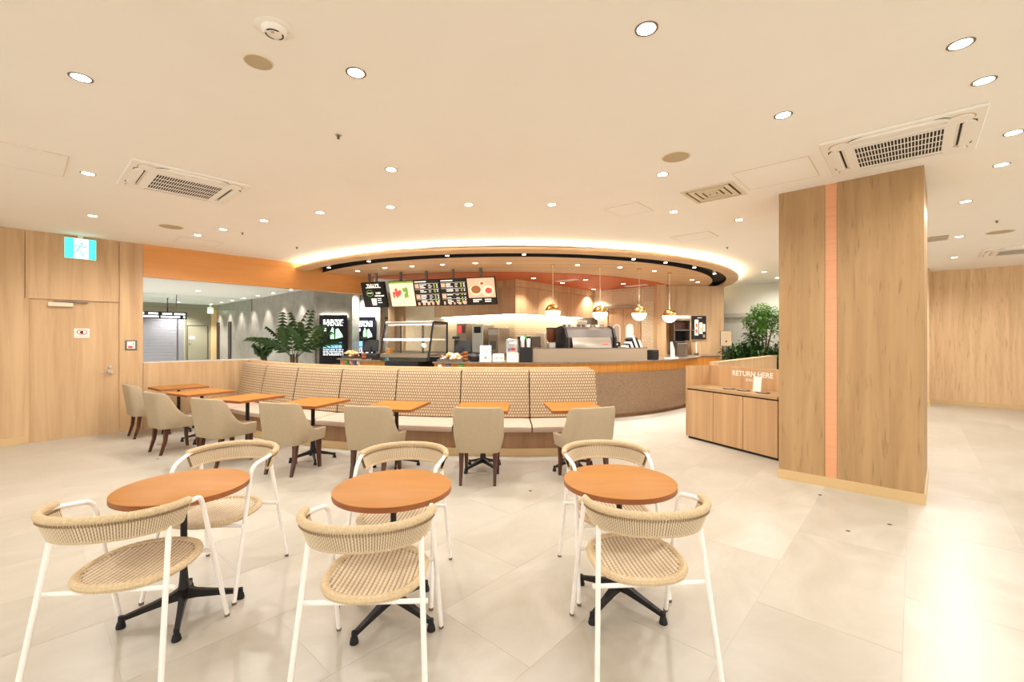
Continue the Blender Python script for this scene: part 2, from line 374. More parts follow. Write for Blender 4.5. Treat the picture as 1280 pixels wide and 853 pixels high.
# orange bulkhead above the opening and the half wall below it
struct(MB().box(WX - .2, WX, 1.37, 5.6, 2.54, CEIL).build('trim_1', M_ORANGE, rz=ROT), 'orange bulkhead band above the lobby opening')
lw = struct(thing('wall_half', 'oak half wall under the lobby opening', None, (0, 0, 0), ROT))
MB().box(WX - .30, WX + .0, 1.372, 3.15, 0, 1.10).build('half_wall_face', W_OAK, lw)
MB().box(WX - .30, WX - .02, 1.372, 3.15, 1.10, 1.115).build('half_wall_cap', M_LCEIL, lw)
# ---------------- lobby
struct(MB().box(-26, -12.75, 5.67, 6.0, 0, 2.95).build('wall_lobby_right', M_GREYW, rz=ROT), 'polished grey stone wall of the lobby')
struct(MB().box(-22.9, -22.3, -6, 5.67, 0, 2.95).build('wall_lobby_back', M_OLIVE, rz=ROT), 'olive grey wall at the end of the lobby')
sh = struct(thing('door_2', 'grey roller shutter closing the end of the lobby', None, room(-22.3, 0), ROT))
for k in range(18): MB().box(0, .05, .4, 4.5, .1 + k * .125, .1 + k * .125 + .118).build('shutter_slat', M_SHUT, sh)
MB().box(0, .07, 4.28, 4.33, .0, 2.4).build('guide_rail', M_STEELD, sh); MB().box(0, .07, 4.5, 4.58, .0, 2.5).build('guide_rail', M_OLIVE, sh)
d3 = struct(thing('door_3', 'olive service door in the lobby end wall', None, room(-22.3, 5.0), ROT))
MB().box(0, .02, -.34, .34, 0, 2.05).build('door_leaf', M_OLIVE, d3); MB().box(0, .035, -.36, -.345, 0, 2.07).box(0, .035, .345, .36, 0, 2.07).box(0, .035, -.36, .36, 2.055, 2.07).build('door_frame', M_DARK if False else M_STEELD, d3)
MB().box(.02, .03, -.3, -.1, 1.5, 1.6).build('door_notice', M_PAPER, d3); MB().tube([(.02, -.28, 1.3), (.06, -.28, 1.3)], .025, 10).build('knob', M_STEELD, d3)
for x in (-21.95, -20.4):
    struct(MB().box(x - .17, x + .17, 5.64, 5.672, 0, 2.2).build('trim_2', M_DARK, rz=ROT), 'dark niche in the grey lobby wall')
struct(MB().box(-22.3, -22.2, 5.48, 5.67, 0, 2.95).build('trim_3', M_TAN, rz=ROT), 'tan pier at the lobby corner')
hs_ = thing('hanging_sign', 'black overhead direction sign hanging in the lobby', 'sign', room(-19.6, 2.76, 2.33), ROT)
MB().box(-.05, .05, -1.8, 1.3, -.11, .13).build('panel', M_BLK, hs_)
ltr = MB()
for row, z in ((0, .03), (1, -.075)):
    y = -1.7
    while y < 1.2:
        L = random.uniform(.25, .6); ltr.box(.05, .055, y, min(y + L, 1.25), z, z + .06); y += L + random.uniform(.05, .2)
ltr.build('lettering', M_SCRWHITE, hs_)
for y in (-.75, .75): MB().tube([(0, y, .13), (0, y, .62)], .02, 8).build('rod', M_BLK, hs_)
le = thing('exit_sign', 'small pale exit sign at the far end of the lobby', 'exit sign', room(-21.9, 5.36, 2.70), ROT)
MB().box(-.03, .03, -.1, .1, -.12, .12).build('housing', M_SCRGREEN, le); MB().tube([(0, 0, .12), (0, 0, .25)], .02, 8).build('mount', M_WHITE, le)
for k in range(3):
    g = struct(MB().box(-17.82, -17.81, -1.0 + k * 2.22, 1.2 + k * 2.22, 2.52, 2.95).build('window_%d' % (k + 1), M_GLASS, rz=ROT), 'clear glass smoke barrier hanging from the lobby ceiling')
    MB().box(-17.825, -17.805, 1.19 + k * 2.22, 1.21 + k * 2.22, 2.52, 2.95).build('joint', M_STEELD, g)
    MB().box(-17.825, -17.805, -1.0 + k * 2.22, 1.2 + k * 2.22, 2.515, 2.525).build('edge_strip', M_STEELD, g)
# piers with digital directory screens
def pier(x0, x1, Y, dpt, name, label): 
    return struct(MB().box(x0, x1, Y, Y + dpt, 0, 2.95).build(name, M_GREYW), label)
pier(-5.72, -4.60, 12.8, .6, 'wall_pier_a', 'grey stone pier carrying a digital directory')
pier(-4.62, -4.0, 13.5, .5, 'wall_pier_b', 'grey stone pier carrying a second digital directory')
struct(MB().box(-6, -2.8, 16.2, 16.4, 0, 2.95).build('wall_lobby_far', M_PALE2), 'grey wall behind the directory piers')
d4 = struct(thing('door_4', 'grey double door behind the display case', None, (-4.72, 16.2, 0)))
for s in (-1, 1):
    lf = MB().box(min(0, s * .55) + .005, max(0, s * .55) - .005, -.05, 0, 0, 2.22).build('door_leaf', M_GREYDOOR, d4)
    MB().tube([(s * .06, -.05, 1.35), (s * .06, -.09, 1.35)], .03, 8).build('knob', M_STEELD, lf)
MB().box(-.62, -.55, -.06, 0, 0, 2.3).box(.55, .62, -.06, 0, 0, 2.3).box(-.62, .62, -.06, 0, 2.22, 2.3).build('door_frame', M_STEELD, d4)
def directory(cx, Y, wdt, z0, z1, label):
    t = thing('directory_screen', label, 'screen', (cx, Y, 0))
    MB().box(-wdt / 2, wdt / 2, -.06, -.045, z0, z1).build('casing', M_SCREEN, t)
    MB().box(-wdt / 2 + .06, wdt / 2 - .06, -.045, -.008, z0 + .05, z1 - .05).build('mount', M_BLK, t)
    MB().box(-wdt / 2 + .02, wdt / 2 - .02, -.04, -.008, z1 - .045, z1 - .005).build('top_led', M_LED, t)
    H = z1 - z0; a = wdt * .36; m1 = MB(); m2 = MB(); m3 = MB()
    for k in range(5):
        y = z1 - H * (.11 + .028 * k); x = -a
        while x < a - .02:
            L = random.uniform(.04, .13); m1.box(x, min(x + L, a), -.064, -.06, y, y + H * .016); x += L + random.uniform(.01, .05)
    m1.box(-a * .9, -a * .7, -.064, -.06, z1 - H * .33, z1 - H * .27)
    m2.prism([(-a * .3, 0), (a * .1, 0), (a * .05, .3), (-a * .1, .34), (-a * .3, .2)], 0, .004); m2.prism([(a * .2, 0), (a * .95, .05), (a * .9, .12), (a * .5, .3), (a * .25, .28)], 0, .004)
    m2.v = [(x, -.060 - z, z1 - H * .49 + y * H / 1.4) for x, y, z in m2.v]
    for k in range(5): m3.box(-a + k * a * .38, -a + k * a * .38 + a * .33, -.064, -.06, z1 - H * .68, z1 - H * .56)
    for k in range(4):
        y = z1 - H * (.72 + .035 * k); x = -a
        while x < a - .02:
            L = random.uniform(.04, .1); m1.box(x, min(x + L, a), -.064, -.06, y, y + H * .018); x += L + random.uniform(.01, .04)
    m1.build('lettering', M_SCRWHITE, t); m2.build('floor_map', M_SCRGREEN, t); m3.build('shop_list', M_SCRBLUE, t)
    return t
directory(-5.12, 12.8, .80, .79, 2.19, 'tall black directory screen with white floor map on grey pier')
t = directory(-4.43, 13.5, .60, .85, 2.17, 'tall black directory screen glowing pale blue beside the grey double door')

# ---------------- kitchen core
kc = struct(thing('wall_kitchen', 'tiled kitchen walls behind the counter', None, (0, 0, 0), ROT))
ZS = 2.93
uvxz = lambda c: (c.x + c.y, c.z)
MB().box(-11.95, -7.32, 8.2, 11.6, 0, ZS).build('tiled_block', M_TILE, kc, uvf=uvxz)
MB().box(-7.4, -5.0, 11.35, 11.6, 0, ZS).build('tiled_return', M_TILE, kc, uvf=uvxz)
MB().box(-12.31, -11.95, 8.1, 8.5, 0, ZS).build('oak_jamb', W_CAB, kc)
MB().box(-12.72, -12.34, 8.05, 8.5, 0, ZS).build('oak_jamb', W_OAK, kc)
# upper cabinets along both faces
cu = thing('wall_cabinet', 'row of oak upper cabinets wrapping the kitchen corner with lit underside', 'cabinet', room(-7.0, 7.87, 0), ROT)
MB().box(-3.06, -.02, .02, .33, 2.11, 2.74).box(-.32, -.02, .02, 3.5, 2.11, 2.74).build('body', W_CAB, cu)
for k in range(7): MB().box(-3.08 + k * .44 + .003, -3.08 + (k + 1) * .44 - .003, 0, .02, 2.105, 2.745).build('door', W_CAB, cu)
for k in range(8): MB().box(-.02, 0, .0 + k * .4335 + .003, (k + 1) * .4335 - .003, 2.105, 2.745).build('door', W_CAB, cu)
MB().box(-3.1, .03, -.03, .33, 2.75, ZS).box(-.32, .03, .3, 3.47, 2.75, ZS).build('header', W_CAB, cu)
MB().box(-3.0, -.1, .2, .28, 2.09, 2.108).box(-.2, -.12, .3, 3.3, 2.09, 2.108).build('under_light', M_UNDER, cu)
# swing doors
d5 = struct(thing('door_5', 'pair of oak swing doors with pill shaped windows at kitchen', None, room(-6.02, 11.35), ROT))
def pill(hw, hh, n=8): 
    return [(hw * math.cos(a), hh - hw + hw * math.sin(a)) for a in [PI * k / n for k in range(n + 1)]] + [(hw * math.cos(a), -(hh - hw) + hw * math.sin(a)) for a in [PI + PI * k / n for k in range(n + 1)]]
for s in (-1, 1):
    lf = MB().box(min(0, s * .47) + .004, max(0, s * .47) - .004, -.05, 0, .02, 2.34).build('door_leaf', W_CAB, d5)
    f1 = MB().prism(pill(.115, .30), 0, .012); f1.v = [(x + s * .2, -.05 - z, y + 1.62) for x, y, z in f1.v]; f1.build('window_rim', M_WHITE, lf)
    f2 = MB().prism(pill(.085, .27), 0, .006); f2.v = [(x + s * .2, -.062 - z, y + 1.62) for x, y, z in f2.v]; f2.build('pane', M_STEEL if s < 0 else M_PAPER, lf)
MB().box(-.55, .52, -.12, 0, 2.36, 2.43).build('door_head', M_STEEL, d5)
MB().box(-.51, -.475, -.06, 0, 0, 2.36).box(.475, .51, -.06, 0, 0, 2.36).build('door_frame', W_CAB, d5)
for k, (xx, ww) in enumerate(((-6.1, .62), (-5.25, .4))):
    lv = thing('louvre_vent', ['wide cream louvre vent above the swing doors', 'narrow cream louvre vent beside the oak pilaster'][k], 'vent', room(xx, 11.35, 2.50), ROT)
    for q in range(8): MB().box(-ww / 2, ww / 2, -.03, -.01, q * .042, q * .042 + .026).build('slat', M_CREAM, lv)
    MB().box(-ww / 2 - .03, -ww / 2, -.035, 0, -.03, .35).box(ww / 2, ww / 2 + .03, -.035, 0, -.03, .35).box(-ww / 2, ww / 2, -.035, 0, -.03, -.005).box(-ww / 2, ww / 2, -.035, 0, .33, .35).build('frame', M_CREAM, lv)
    MB().box(-ww / 2, ww / 2, -.01, -.001, 0, .33).build('backing', M_TAN, lv)
# oak wall right of the kitchen
MBw = MB().box(3.78, 4.02, 11.6, 12.05, 0, ZS).box(3.98, 5.62, 12.0, 12.3, 0, ZS)
MBw.lathe([(0, 0), (.15, 0), (.15, ZS), (0, ZS)], 24, 5.62, 12.15)
struct(MBw.build('wall_oak_end', W_OAK), 'oak wall at the right end of the counter')

# ---------------- round canopy
def clip_build(mb, name, m, parent, smooth=True, clip2=None, uvf=None):
    me = mb.mesh(name, smooth); bm = bmesh.new(); bm.from_mesh(me)
    n = Vector((bx_, by_, 0)); p = room(WX + .001, 0) - C
    geom = bm.verts[:] + bm.edges[:] + bm.faces[:]
    bmesh.ops.bisect_plane(bm, geom=geom, plane_co=p, plane_no=n, clear_inner=True)
    bm.to_mesh(me); bm.free()
    return link(name, me, m, parent)
cn = struct(thing('ceiling', 'round oak canopy over the counter with glowing cove edge', None, C))
RO = 5.95
clip_build(MB().lathe([(RO - .26, 2.968), (RO - .03, 2.968), (RO - .03, 2.978), (RO - .01, 2.98), (RO, 2.972), (RO, 2.942), (RO - .015, ZS), (RO - .26, ZS), (RO - .262, 2.968)], 160), 'canopy_lip', W_SOF, cn)
clip_build(MB().lathe([(RO - .258, ZS + .001), (RO - .256, 2.967), (RO - .258, 3.03), (RO - .569, 3.03), (RO - .569, ZS)], 160), 'light_slot', M_BLK, cn)
clip_build(MB().lathe([(RO - .57, ZS), (4.5, ZS), (3, ZS), (1.5, ZS), (0.01, ZS)], 160), 'canopy_underside', W_SOF, cn)
clip_build(MB().lathe([(RO - .6, 3.03), (RO - .6, 3.069)], 160), 'canopy_neck', M_CEIL, cn)
clip_build(MB().lathe([(RO - .10, 2.9685), (RO - .10, 2.977), (RO - .05, 2.977), (RO - .05, 2.9685)], 160), 'cove_led', M_COVE, cn)
po = []
for k in range(121):
    a = PI * (k / 120); x, y = -.4 + 5.6 * math.cos(PI + a), 15.05 - 5.6 * math.sin(a)
    if (Vector((x, y, 0)) - C).length < 5.2 and x * bx_ + y * by_ > WX + .05: po.append((x, y - C.y))
om = MB().prism(po, ZS - .012, ZS - .001); om.build('orange_inset', M_ORANGE2, cn)
# canopy neck lobby side filler behind the bulkhead
# ---------------- right side walls
struct(MB().box(-8, -1.0, 13.9, 14.1, 0, CEIL).build('wall_back', M_PALE, rz=ROT), 'pale wall behind the planting')
struct(MB().box(-8, -1.0, 13.78, 13.9, 2.12, 2.24).build('trim_4', M_PALE2, rz=ROT), 'pale ledge along the back wall')
wr = struct(thing('wall_right', 'knotty oak panelled wall beyond the column', None, (0, 0, 0), ROT))
MB().box(-1.0, 9.4, 14.3, 14.5, 0, CEIL).build('wall_core', W_WALLR, wr)
for k in range(6): MB().box(.25 + k * 1.5 + .003, .25 + (k + 1) * 1.5 - .003, 14.27, 14.31, .10, CEIL).build('wall_panel', W_WALLR, wr)
MB().box(-.45, .25, 13.55, 14.3, 0.1, CEIL).build('pilaster', W_WALLR, wr)
struct(MB().box(.25, 9.4, 14.255, 14.3, 0, .10).build('baseboard_right', M_TAN, rz=ROT)); struct(MB().box(-.46, .265, 13.535, 14.3, 0, .10).build('baseboard_pilaster', M_TAN, rz=ROT))
# column
p1 = plan(1155, 632, 0); p0 = plan(972, 597, 0)
cdir = (p1 - p0).normalized(); cw = (p1 - p0).length; crz = math.atan2(cdir.y, cdir.x)
co = struct(thing('column', 'square oak clad column with a copper strip', None, p0, crz))
MB().box(.012, cw - .012, .012, 1.1, 0, CEIL).build('core', W_COL, co)
s0, s1 = .425, .525
MB().box(.012, s0 - .003, -.0, .02, .1, CEIL).build('wood_panel', W_COL, co); MB().box(s1 + .003, cw - .0, -.0, .02, .1, CEIL).build('wood_panel', W_COL, co)
MB().box(cw - .02, cw, .021, 1.1, .1, CEIL).build('wood_panel', W_COL, co)
MB().box(s0, s1, .006, .02, .1, CEIL).build('copper_strip', M_COPPER, co)
MB().box(0, cw + .012, -.012, 1.1, 0, .10).build('baseboard', M_TAN, co)

# ================================================================== COUNTER AND BENCH
DG = R_(1)
ct = thing('service_counter', 'curved service counter with bamboo band over brown stone front', 'counter', C)
uvc = lambda c: (math.atan2(c.x, -c.y) * 7, c.z)
CA, CB = ang(422, 5.1), R_(67)
CM, CN = ang(484, 5.1), ang(541, 5.1)
for nm, (r1, z0, z1, m) in {'toe_kick': (5.0, 0, .08, W_BASE), 'stone_front': (5.08, .08, .86, M_STONE), 'bamboo_band': (5.04, .86, 1.05, W_BAM), 'worktop': (5.12, 1.05, 1.08, M_TOP)}.items():
    MB().arc(4.3 if nm == 'worktop' else 4.4, r1, z0, z1, CN, R_(50), 60).build(nm, m, ct, True)
MB().arc(4.4, 5.04, .0, 1.05, R_(50), CB, 24).build('bamboo_end', W_BAM, ct, True)
MB().arc(4.3, 5.12, 1.05, 1.08, R_(50), CB + .005, 24).build('worktop', M_TOP, ct, True)
ctl = thing('service_counter', 'short bamboo counter section left of the glass display case', 'counter', C)
for nm, (r1, z0, z1, m) in {'toe_kick': (5.0, 0, .08, W_BASE), 'stone_front': (5.08, .08, .86, M_STONE), 'bamboo_band': (5.04, .86, 1.05, W_BAM), 'worktop': (5.12, 1.05, 1.08, M_TOP)}.items():
    MB().arc(4.3 if nm == 'worktop' else 4.4, r1, z0, z1, CA, CM, 20).build(nm, m, ctl, True)
# bench
seams = [9.7 - 7.75 * k for k in range(7)] + [-45.6]
bn = thing('banquette_bench', 'long curved banquette with patterned back and pink beige seat', 'bench', C)
MB().arc(6.62, 7.40, .10, .30, R_(seams[-1] - 1.2), R_(9.9), 60).build('plinth', W_BASE, bn, True)
MB().arc(6.62, 7.42, 0, .10, R_(seams[-1] - 1.2), R_(10.0), 60).build('plinth_baseboard', M_TAN, bn, True)
MB().arc(6.66, 6.80, .30, 1.06, R_(seams[-1] - 1), R_(9.7), 60).build('back_support', W_OAK, bn, True)
MB().arc(6.62, 6.84, 1.06, 1.09, R_(seams[-1] - 1.2), R_(9.4), 60).build('back_ledge', W_OAK, bn, True)
for k in range(7):
    a1, a0 = R_(seams[k] - .06), R_(seams[k + 1] + .06)
    def cush(u, v, a0=a0, a1=a1):      # padded seat section swept along the arc
        p = a0 + (a1 - a0) * u
        prof = [(6.84, .31), (7.42, .305), (7.475, .32), (7.49, .345), (7.485, .385), (7.45, .405), (7.1, .425), (6.84, .43), (6.84, .31)]
        i = min(int(v * 8 + 1e-6), 8); r, z = prof[i]
        e = 1 - .012 * (abs(2 * u - 1) ** 14); z = .31 + (z - .31) * (1 - .07 * abs(2 * u - 1) ** 10)
        return (r * math.sin(p), -r * math.cos(p), z)
    MB().grid(cush, 14, 8).build('seat_cushion', M_CUSH, bn, True)
    def bk(u, v, a0=a0, a1=a1):
        p = a0 + (a1 - a0) * u
        prof = [(6.80, .42), (7.05, .42), (7.075, .44), (7.05, .6), (6.99, .9), (6.965, 1.02), (6.945, 1.05), (6.91, 1.062), (6.80, 1.062), (6.80, .42)]
        i = min(int(v * 9 + 1e-6), 9); r, z = prof[i]; r -= .012 * abs(2 * u - 1) ** 16
        return (r * math.sin(p), -r * math.cos(p), z)
    MB().grid(bk, 14, 9).build('back_cushion', M_FABRIC, bn, True, uvf=uvc)
# end caps
MB().arc(6.81, 7.03, .43, 1.05, R_(9.60), R_(9.72), 1, top=(6.81, 6.93)).build('back_end', M_FABRIC, bn, uvf=lambda c: (-c.y, c.z))
MB().arc(6.85, 7.46, .315, .415, R_(9.60), R_(9.70), 1).build('seat_end', M_CUSH, bn)

# ================================================================== TABLES
def x_base(parent, rz, rad, h, pole=.0165):
    b = MB(); 
    b.lathe([(.0, .115), (pole + .014, .115), (pole + .006, .17), (pole, .25), (pole * .95, h - .03), (.0, h - .03)], 16).build('pole', M_BLACK, parent, True)
    for k in range(4):
        a = rz + k * PI / 2; d = Vector((math.cos(a), math.sin(a), 0)); sdv = Vector((-d.y, d.x, 0)); m = MB()
        prof = [(0.0, .08, .15, .022), (.06, .074, .115, .017), (.16, .055, .085, .013), (rad - .01, .036, .058, .011)]
        vs = []
        for r, z0, z1, hw in prof:
            for sgn, z in ((-1, z0), (1, z0), (1, z1), (-1, z1)): vs.append(d * r + sdv * hw * sgn + Vector((0, 0, z)))
        fs = [(0, 1, 2, 3), (15, 14, 13, 12)] + [(i * 4 + q, i * 4 + (q + 1) % 4, i * 4 + 4 + (q + 1) % 4, i * 4 + 4 + q) for i in range(3) for q in range(4)]
        m.add(vs, fs); leg = m.build('foot_arm', M_BLACK, parent)
        g = MB().lathe([(0, 0), (.02, 0), (.022, .006), (.017, .03), (.013, .034), (.013, .06), (.0, .064)], 12, d.x * rad, d.y * rad); g.build('glide', M_BLK, leg, True)
    MB().box(-.14, .14, -.025, .025, h - .045, h - .03, Matrix.Rotation(rz, 3, 'Z'), (0, 0, h)).box(-.025, .025, -.14, .14, h - .045, h - .03, Matrix.Rotation(rz, 3, 'Z'), (0, 0, h)).build('spider', M_BLACK, parent)
def round_table(x, y, rz, label):
    t = thing('round_table', label, 'table', (x, y, 0), 0, 'round cafe tables')
    Rt = .313; h = .70
    tp = MB().lathe([(0, h), (Rt - .003, h), (Rt, h - .002)], 72).build('table_top', M_TAB, t, True)
    MB().lathe([(Rt, h - .002), (Rt, h - .028), (Rt - .004, h - .03), (0, h - .03)], 72).build('edge_band', M_TABEDGE, t, True)
    x_base(t, rz, .265, h); return t
round_table(-1.80, 2.44, R_(30), 'round orange cafe table closest to the oak door wall')
round_table(-.645, 2.42, R_(-30), 'round orange cafe table between the two other round tables')
round_table(.61, 2.53, R_(45), 'round orange cafe table closest to the oak column')
TPH = [5.1, -2.4, -9.8, -18, -26.3, -35, -43]
ordn = ['first', 'second', 'third', 'fourth', 'fifth', 'sixth', 'seventh']
def square_table(ph, k):
    t = thing('square_table', 'square orange bench table, %s from the half wall by the oak door' % ordn[6 - k], 'table', pol(7.98, R_(ph)), R_(ph) * .85, 'square tables along the banquette')
    h = .725; a, b = .30, .33
    MB().bbox(-a, a, -b, b, h - .006, h, .003).build('table_top', M_TAB, t)
    MB().box(-a, a, -b, b, h - .032, h - .006).build('edge_band', M_TABEDGE, t)
    x_base(t, R_(45) if k % 2 else R_(20), .25, h, .024)
for k, ph in enumerate(TPH): square_table(ph, k)

# ================================================================== TUB CHAIRS
def tub_chair():
    t = thing('tub_chair', '', 'chair', (0, 0, 0), 0, 'beige tub chairs along the banquette tables')
    def curve(u):        # plan of shell, u 0..1 left front -> back -> right front
        hw, yb, yf, rr = .245, -.25, .22, .085
        Ls = yf - (yb + rr); La = PI / 2 * rr; Lb = 2 * (hw - rr); T = 2 * Ls + 2 * La + Lb; d = u * T
        if d < Ls: return (-hw, yf - d, -1, 0, abs(yf - d - yf) / Ls)
        d -= Ls
        if d < La: a = d / rr; return (-hw + rr - rr * math.cos(a), yb + rr - rr * math.sin(a), -math.cos(a), -math.sin(a), 1)
        d -= La
        if d < Lb: return (-hw + rr + d, yb, 0, -1, 1)
        d -= Lb
        if d < La: a = d / rr; return (hw - rr + rr * math.sin(a), yb + rr - rr * math.cos(a), math.sin(a), -math.cos(a), 1)
        d -= La; return (hw, yb + rr + d, 1, 0, 1 - d / Ls)
    def pt(u, h, off):
        x, y, nx, ny, k = curve(u)
        e = max(0, (.07 - y) / .25); e = min(e, 1.18)
        top = .475 + .31 * (e ** 1.7 if e < 1 else 1) + (.0 if e < 1 else .025 * (e - 1) / .18)
        z = .335 + (top - .335) * h
        lean = .05 * max(0, z - .40) / .4
        y2 = y - lean * max(0, -ny) * 1.3; x2 = x + nx * (lean * .5 - .02 * (1 - min(1, (z - .33) / .15)))
        return Vector((x2 + nx * off, y2 + ny * off, z))
    prof = [(0, -.05), (0, -.006), (.02, 0), (.35, .004), (.7, .004), (.93, 0), (.985, -.008), (1.0, -.025), (.985, -.042), (.93, -.052), (.5, -.055), (0, -.05)]
    def fn(u, v):
        i = min(int(v * 11 + 1e-6), 11); h, off = prof[i]; return tuple(pt(u, h, off))
    m = MB().grid(fn, 56, 11)
    k = 12; m.f += [tuple(range(0, k - 1)), tuple(range(56 * k, 56 * k + k - 1))]
    m.build('shell', M_BEIGE, t, True)
    MB().bbox(-.20, .20, -.21, .25, .33, .455, .03).build('seat', M_BEIGE, t, True)
    MB().bbox(-.185, .185, -.19, .235, .45, .468, .008).build('seat_pad', M_SEATD, t, True)
    for sx in (-1, 1):
        for fy in (0, 1):
            x0, y0 = sx * .175, (.18 if fy else -.17); x1, y1 = sx * .175, (.20 if fy else -.235)
            vs = []
            for (x, y, z, hw) in ((x1, y1, 0, .014), ((x0 + x1) / 2, y0 * .75 + y1 * .25, .17, .019), (x0, y0, .345, .024)):
                vs += [(x - hw, y - hw, z), (x + hw, y - hw, z), (x + hw, y + hw, z), (x - hw, y + hw, z)]
            MB().add(vs, [(3, 2, 1, 0), (8, 9, 10, 11)] + [(i * 4 + q, i * 4 + (q + 1) % 4, i * 4 + 4 + (q + 1) % 4, i * 4 + 4 + q) for i in range(2) for q in range(4)]).build('leg', W_DARK, t)
    return t
tub = tub_chair()
CHP = [(5.2, 8.36, 14), (-2.35, 8.33, 0), (-10.2, 8.36, 0), (-17.3, 8.38, 0), (-24.5, 8.42, 0), (-32.6, 8.42, 0), (-42.5, 8.35, 4)]
for k, (ph, rr, ex_) in enumerate(CHP):
    o = tub if k == 0 else copy_tree(tub)
    o.location = pol(rr, R_(ph)); o.rotation_euler = (0, 0, R_(ph + ex_))
    o['label'] = 'beige tub chair with dark wood legs, %s from the oak door' % ordn[6 - k]

# ================================================================== WICKER CHAIRS
def wicker_chair():
    t = thing('wicker_armchair', '', 'chair', (0, 0, 0), 0, 'wicker armchairs at the round tables')
    # seat
    hw, y0, y1, ex = .212, -.212, .248, 2.35; yc, hd = (y0 + y1) / 2, (y1 - y0) / 2
    def edge(a, s=1): 
        c, q = math.cos(a), math.sin(a)
        return (hw * s * math.copysign(abs(c) ** (2 / ex), c), yc + hd * s * math.copysign(abs(q) ** (2 / ex), q))
    st = .0045; nx, ny = int(2 * hw / st), int(2 * hd / st); m = MB(); m.att = []; idx = {}
    for i in range(nx + 1):
        for j in range(ny + 1):
            x = -hw + i * st; y = y0 + j * st; q = (abs(x) / hw) ** ex + (abs(y - yc) / hd) ** ex
            if q > .97: continue
            kk = int((x + 1 + .0104) / .0208); c1 = abs(math.cos(PI * (x + 1) / .0208)); c2 = .5 + .5 * math.cos(2 * PI * y / .024 + PI * (kk % 2)); rib = .0036 * c1; wv_ = .0016 * c2; m.att.append(c1 * (.62 + .38 * c2))
            idx[(i, j)] = len(m.v); m.v.append((x, y, .437 - .012 * (1 - q) + rib + wv_))
    for (i, j) in list(idx):
        if (i + 1, j) in idx and (i, j + 1) in idx and (i + 1, j + 1) in idx: m.f.append((idx[(i, j)], idx[(i + 1, j)], idx[(i + 1, j + 1)], idx[(i, j + 1)]))
    s = m.build('seat_weave', M_WICK, t, True)
    MB().prism([edge(2 * PI * k / 40, .97) for k in range(40)], .414, .42).build('seat_underside', M_WICKGAP, s)
    n = 240; pts = []; rs = []
    for k in range(n + 1):
        x, y = edge(2 * PI * k / n + .01, 1.0); pts.append((x, y, .432)); rs.append(.0185 + .0012 * math.cos(k * PI))
    MB().tube(pts, rs, 8, False).build('seat_rim', M_WICKRIM, t, True)
    # stitched dots round the seat
    d = MB()
    for k in range(64):
        x, y = edge(2 * PI * k / 64, .90); d.box(x - .003, x + .003, y - .003, y + .003, .432, .4385)
    tag(d.build('rim_stitching', M_WICKGAP, s), kind='stuff')
    # back band
    A, B, yo = .258, .235, -.095
    def bp(u, h, off):
        a = PI + PI * u; c, q = math.cos(a), math.sin(a); e = 2.15
        x = (A + off) * math.copysign(abs(c) ** (2 / e), c); y = yo + (B + off) * math.copysign(abs(q) ** (2 / e), q)
        lean = .03 * (h - .5); rad = Vector((x, y - yo)).normalized(); bk = -q if q < 0 else 0
        return Vector((x + rad.x * lean, y + rad.y * lean, .665 + .014 * bk + .088 * h))
    def ring(off, sgn):
        def fn(u, v):
            s_ = u * 82; rib = .0034 * abs(math.cos(PI * s_)); wv_ = .0014 * abs(math.cos(PI * v * 6 + (PI / 2 if int(s_) % 2 else 0)))
            return tuple(bp(u, v, off + sgn * (rib + wv_)))
        return fn
    bm_ = MB().grid(ring(.006, 1), 328, 12).grid(ring(-.006, -1), 328, 12); bm_.att = []
    for _ in range(2):
        for i in range(329):
            for j in range(13): bm_.att.append(abs(math.cos(PI * i / 328 * 82)) * (.5 + .5 * abs(math.cos(PI * j / 12 * 6 + (PI / 2 if int(i / 4) % 2 else 0)))))
    bd = bm_.build('back_weave', M_WICK, t, True)
    ms = lambda a, b: [a + b * (1 if k % 2 else -1) for k in range(201)]
    tp = MB().tube([bp(k / 200, 1.0, 0) + Vector((0, 0, .008)) for k in range(201)], ms(.0165, .0011), 10).build('back_top_rim', M_WICKRIM, t, True)
    MB().tube([bp(k / 200, 0, 0) for k in range(201)], ms(.0095, .0008), 8).build('back_bottom_rim', M_WICKRIM, t, True)
    g = MB()
    for k in range(83):
        u = (k + .5) / 84
        for off in (.0115, -.0115): p = bp(u, .86, off); g.box(p.x - .0022, p.x + .0022, p.y - .0022, p.y + .0022, p.z - .005, p.z + .005)
    tag(g.build('weave_gaps', M_WICKGAP, bd), kind='stuff')
    # tube frame
    def rounded(pts, r=.045, n=6):
        pts = [Vector(p) for p in pts]; out = [pts[0]]
        for i in range(1, len(pts) - 1):
            a = (pts[i - 1] - pts[i]).normalized(); b = (pts[i + 1] - pts[i]).normalized(); p, q = pts[i] + a * r, pts[i] + b * r
            for k in range(n + 1): f = k / n; out.append(p * (1 - f) ** 2 + pts[i] * 2 * f * (1 - f) + q * f * f)
        return out + [pts[-1]]
    for sx in (-1, 1):
        e = bp(0 if sx < 0 else 1, 1, 0); e2 = bp(.06 if sx < 0 else .94, 1, 0)
        lg = MB().tube(rounded([(sx * .262, .27, .008), (sx * .240, .062, .722), (e.x * .985, e.y - .0, .750), (e2.x, e2.y, e2.z + .004)], .05), .0115, 10).build('front_leg', M_FRAME, t, True)
        MB().lathe([(0, 0), (.012, 0), (.013, .014), (0, .016)], 10, sx * .262, .27).build('foot_cap', M_GREYT, lg)
        q = bp(.10 if sx < 0 else .90, 0, 0)
        lr = MB().tube([(sx * .272, -.295, .008), (q.x, q.y, .672)], .0115, 10).build('rear_leg', M_FRAME, t, True)
        MB().lathe([(0, 0), (.012, 0), (.013, .014), (0, .016)], 10, sx * .272, -.295).build('foot_cap', M_GREYT, lr)
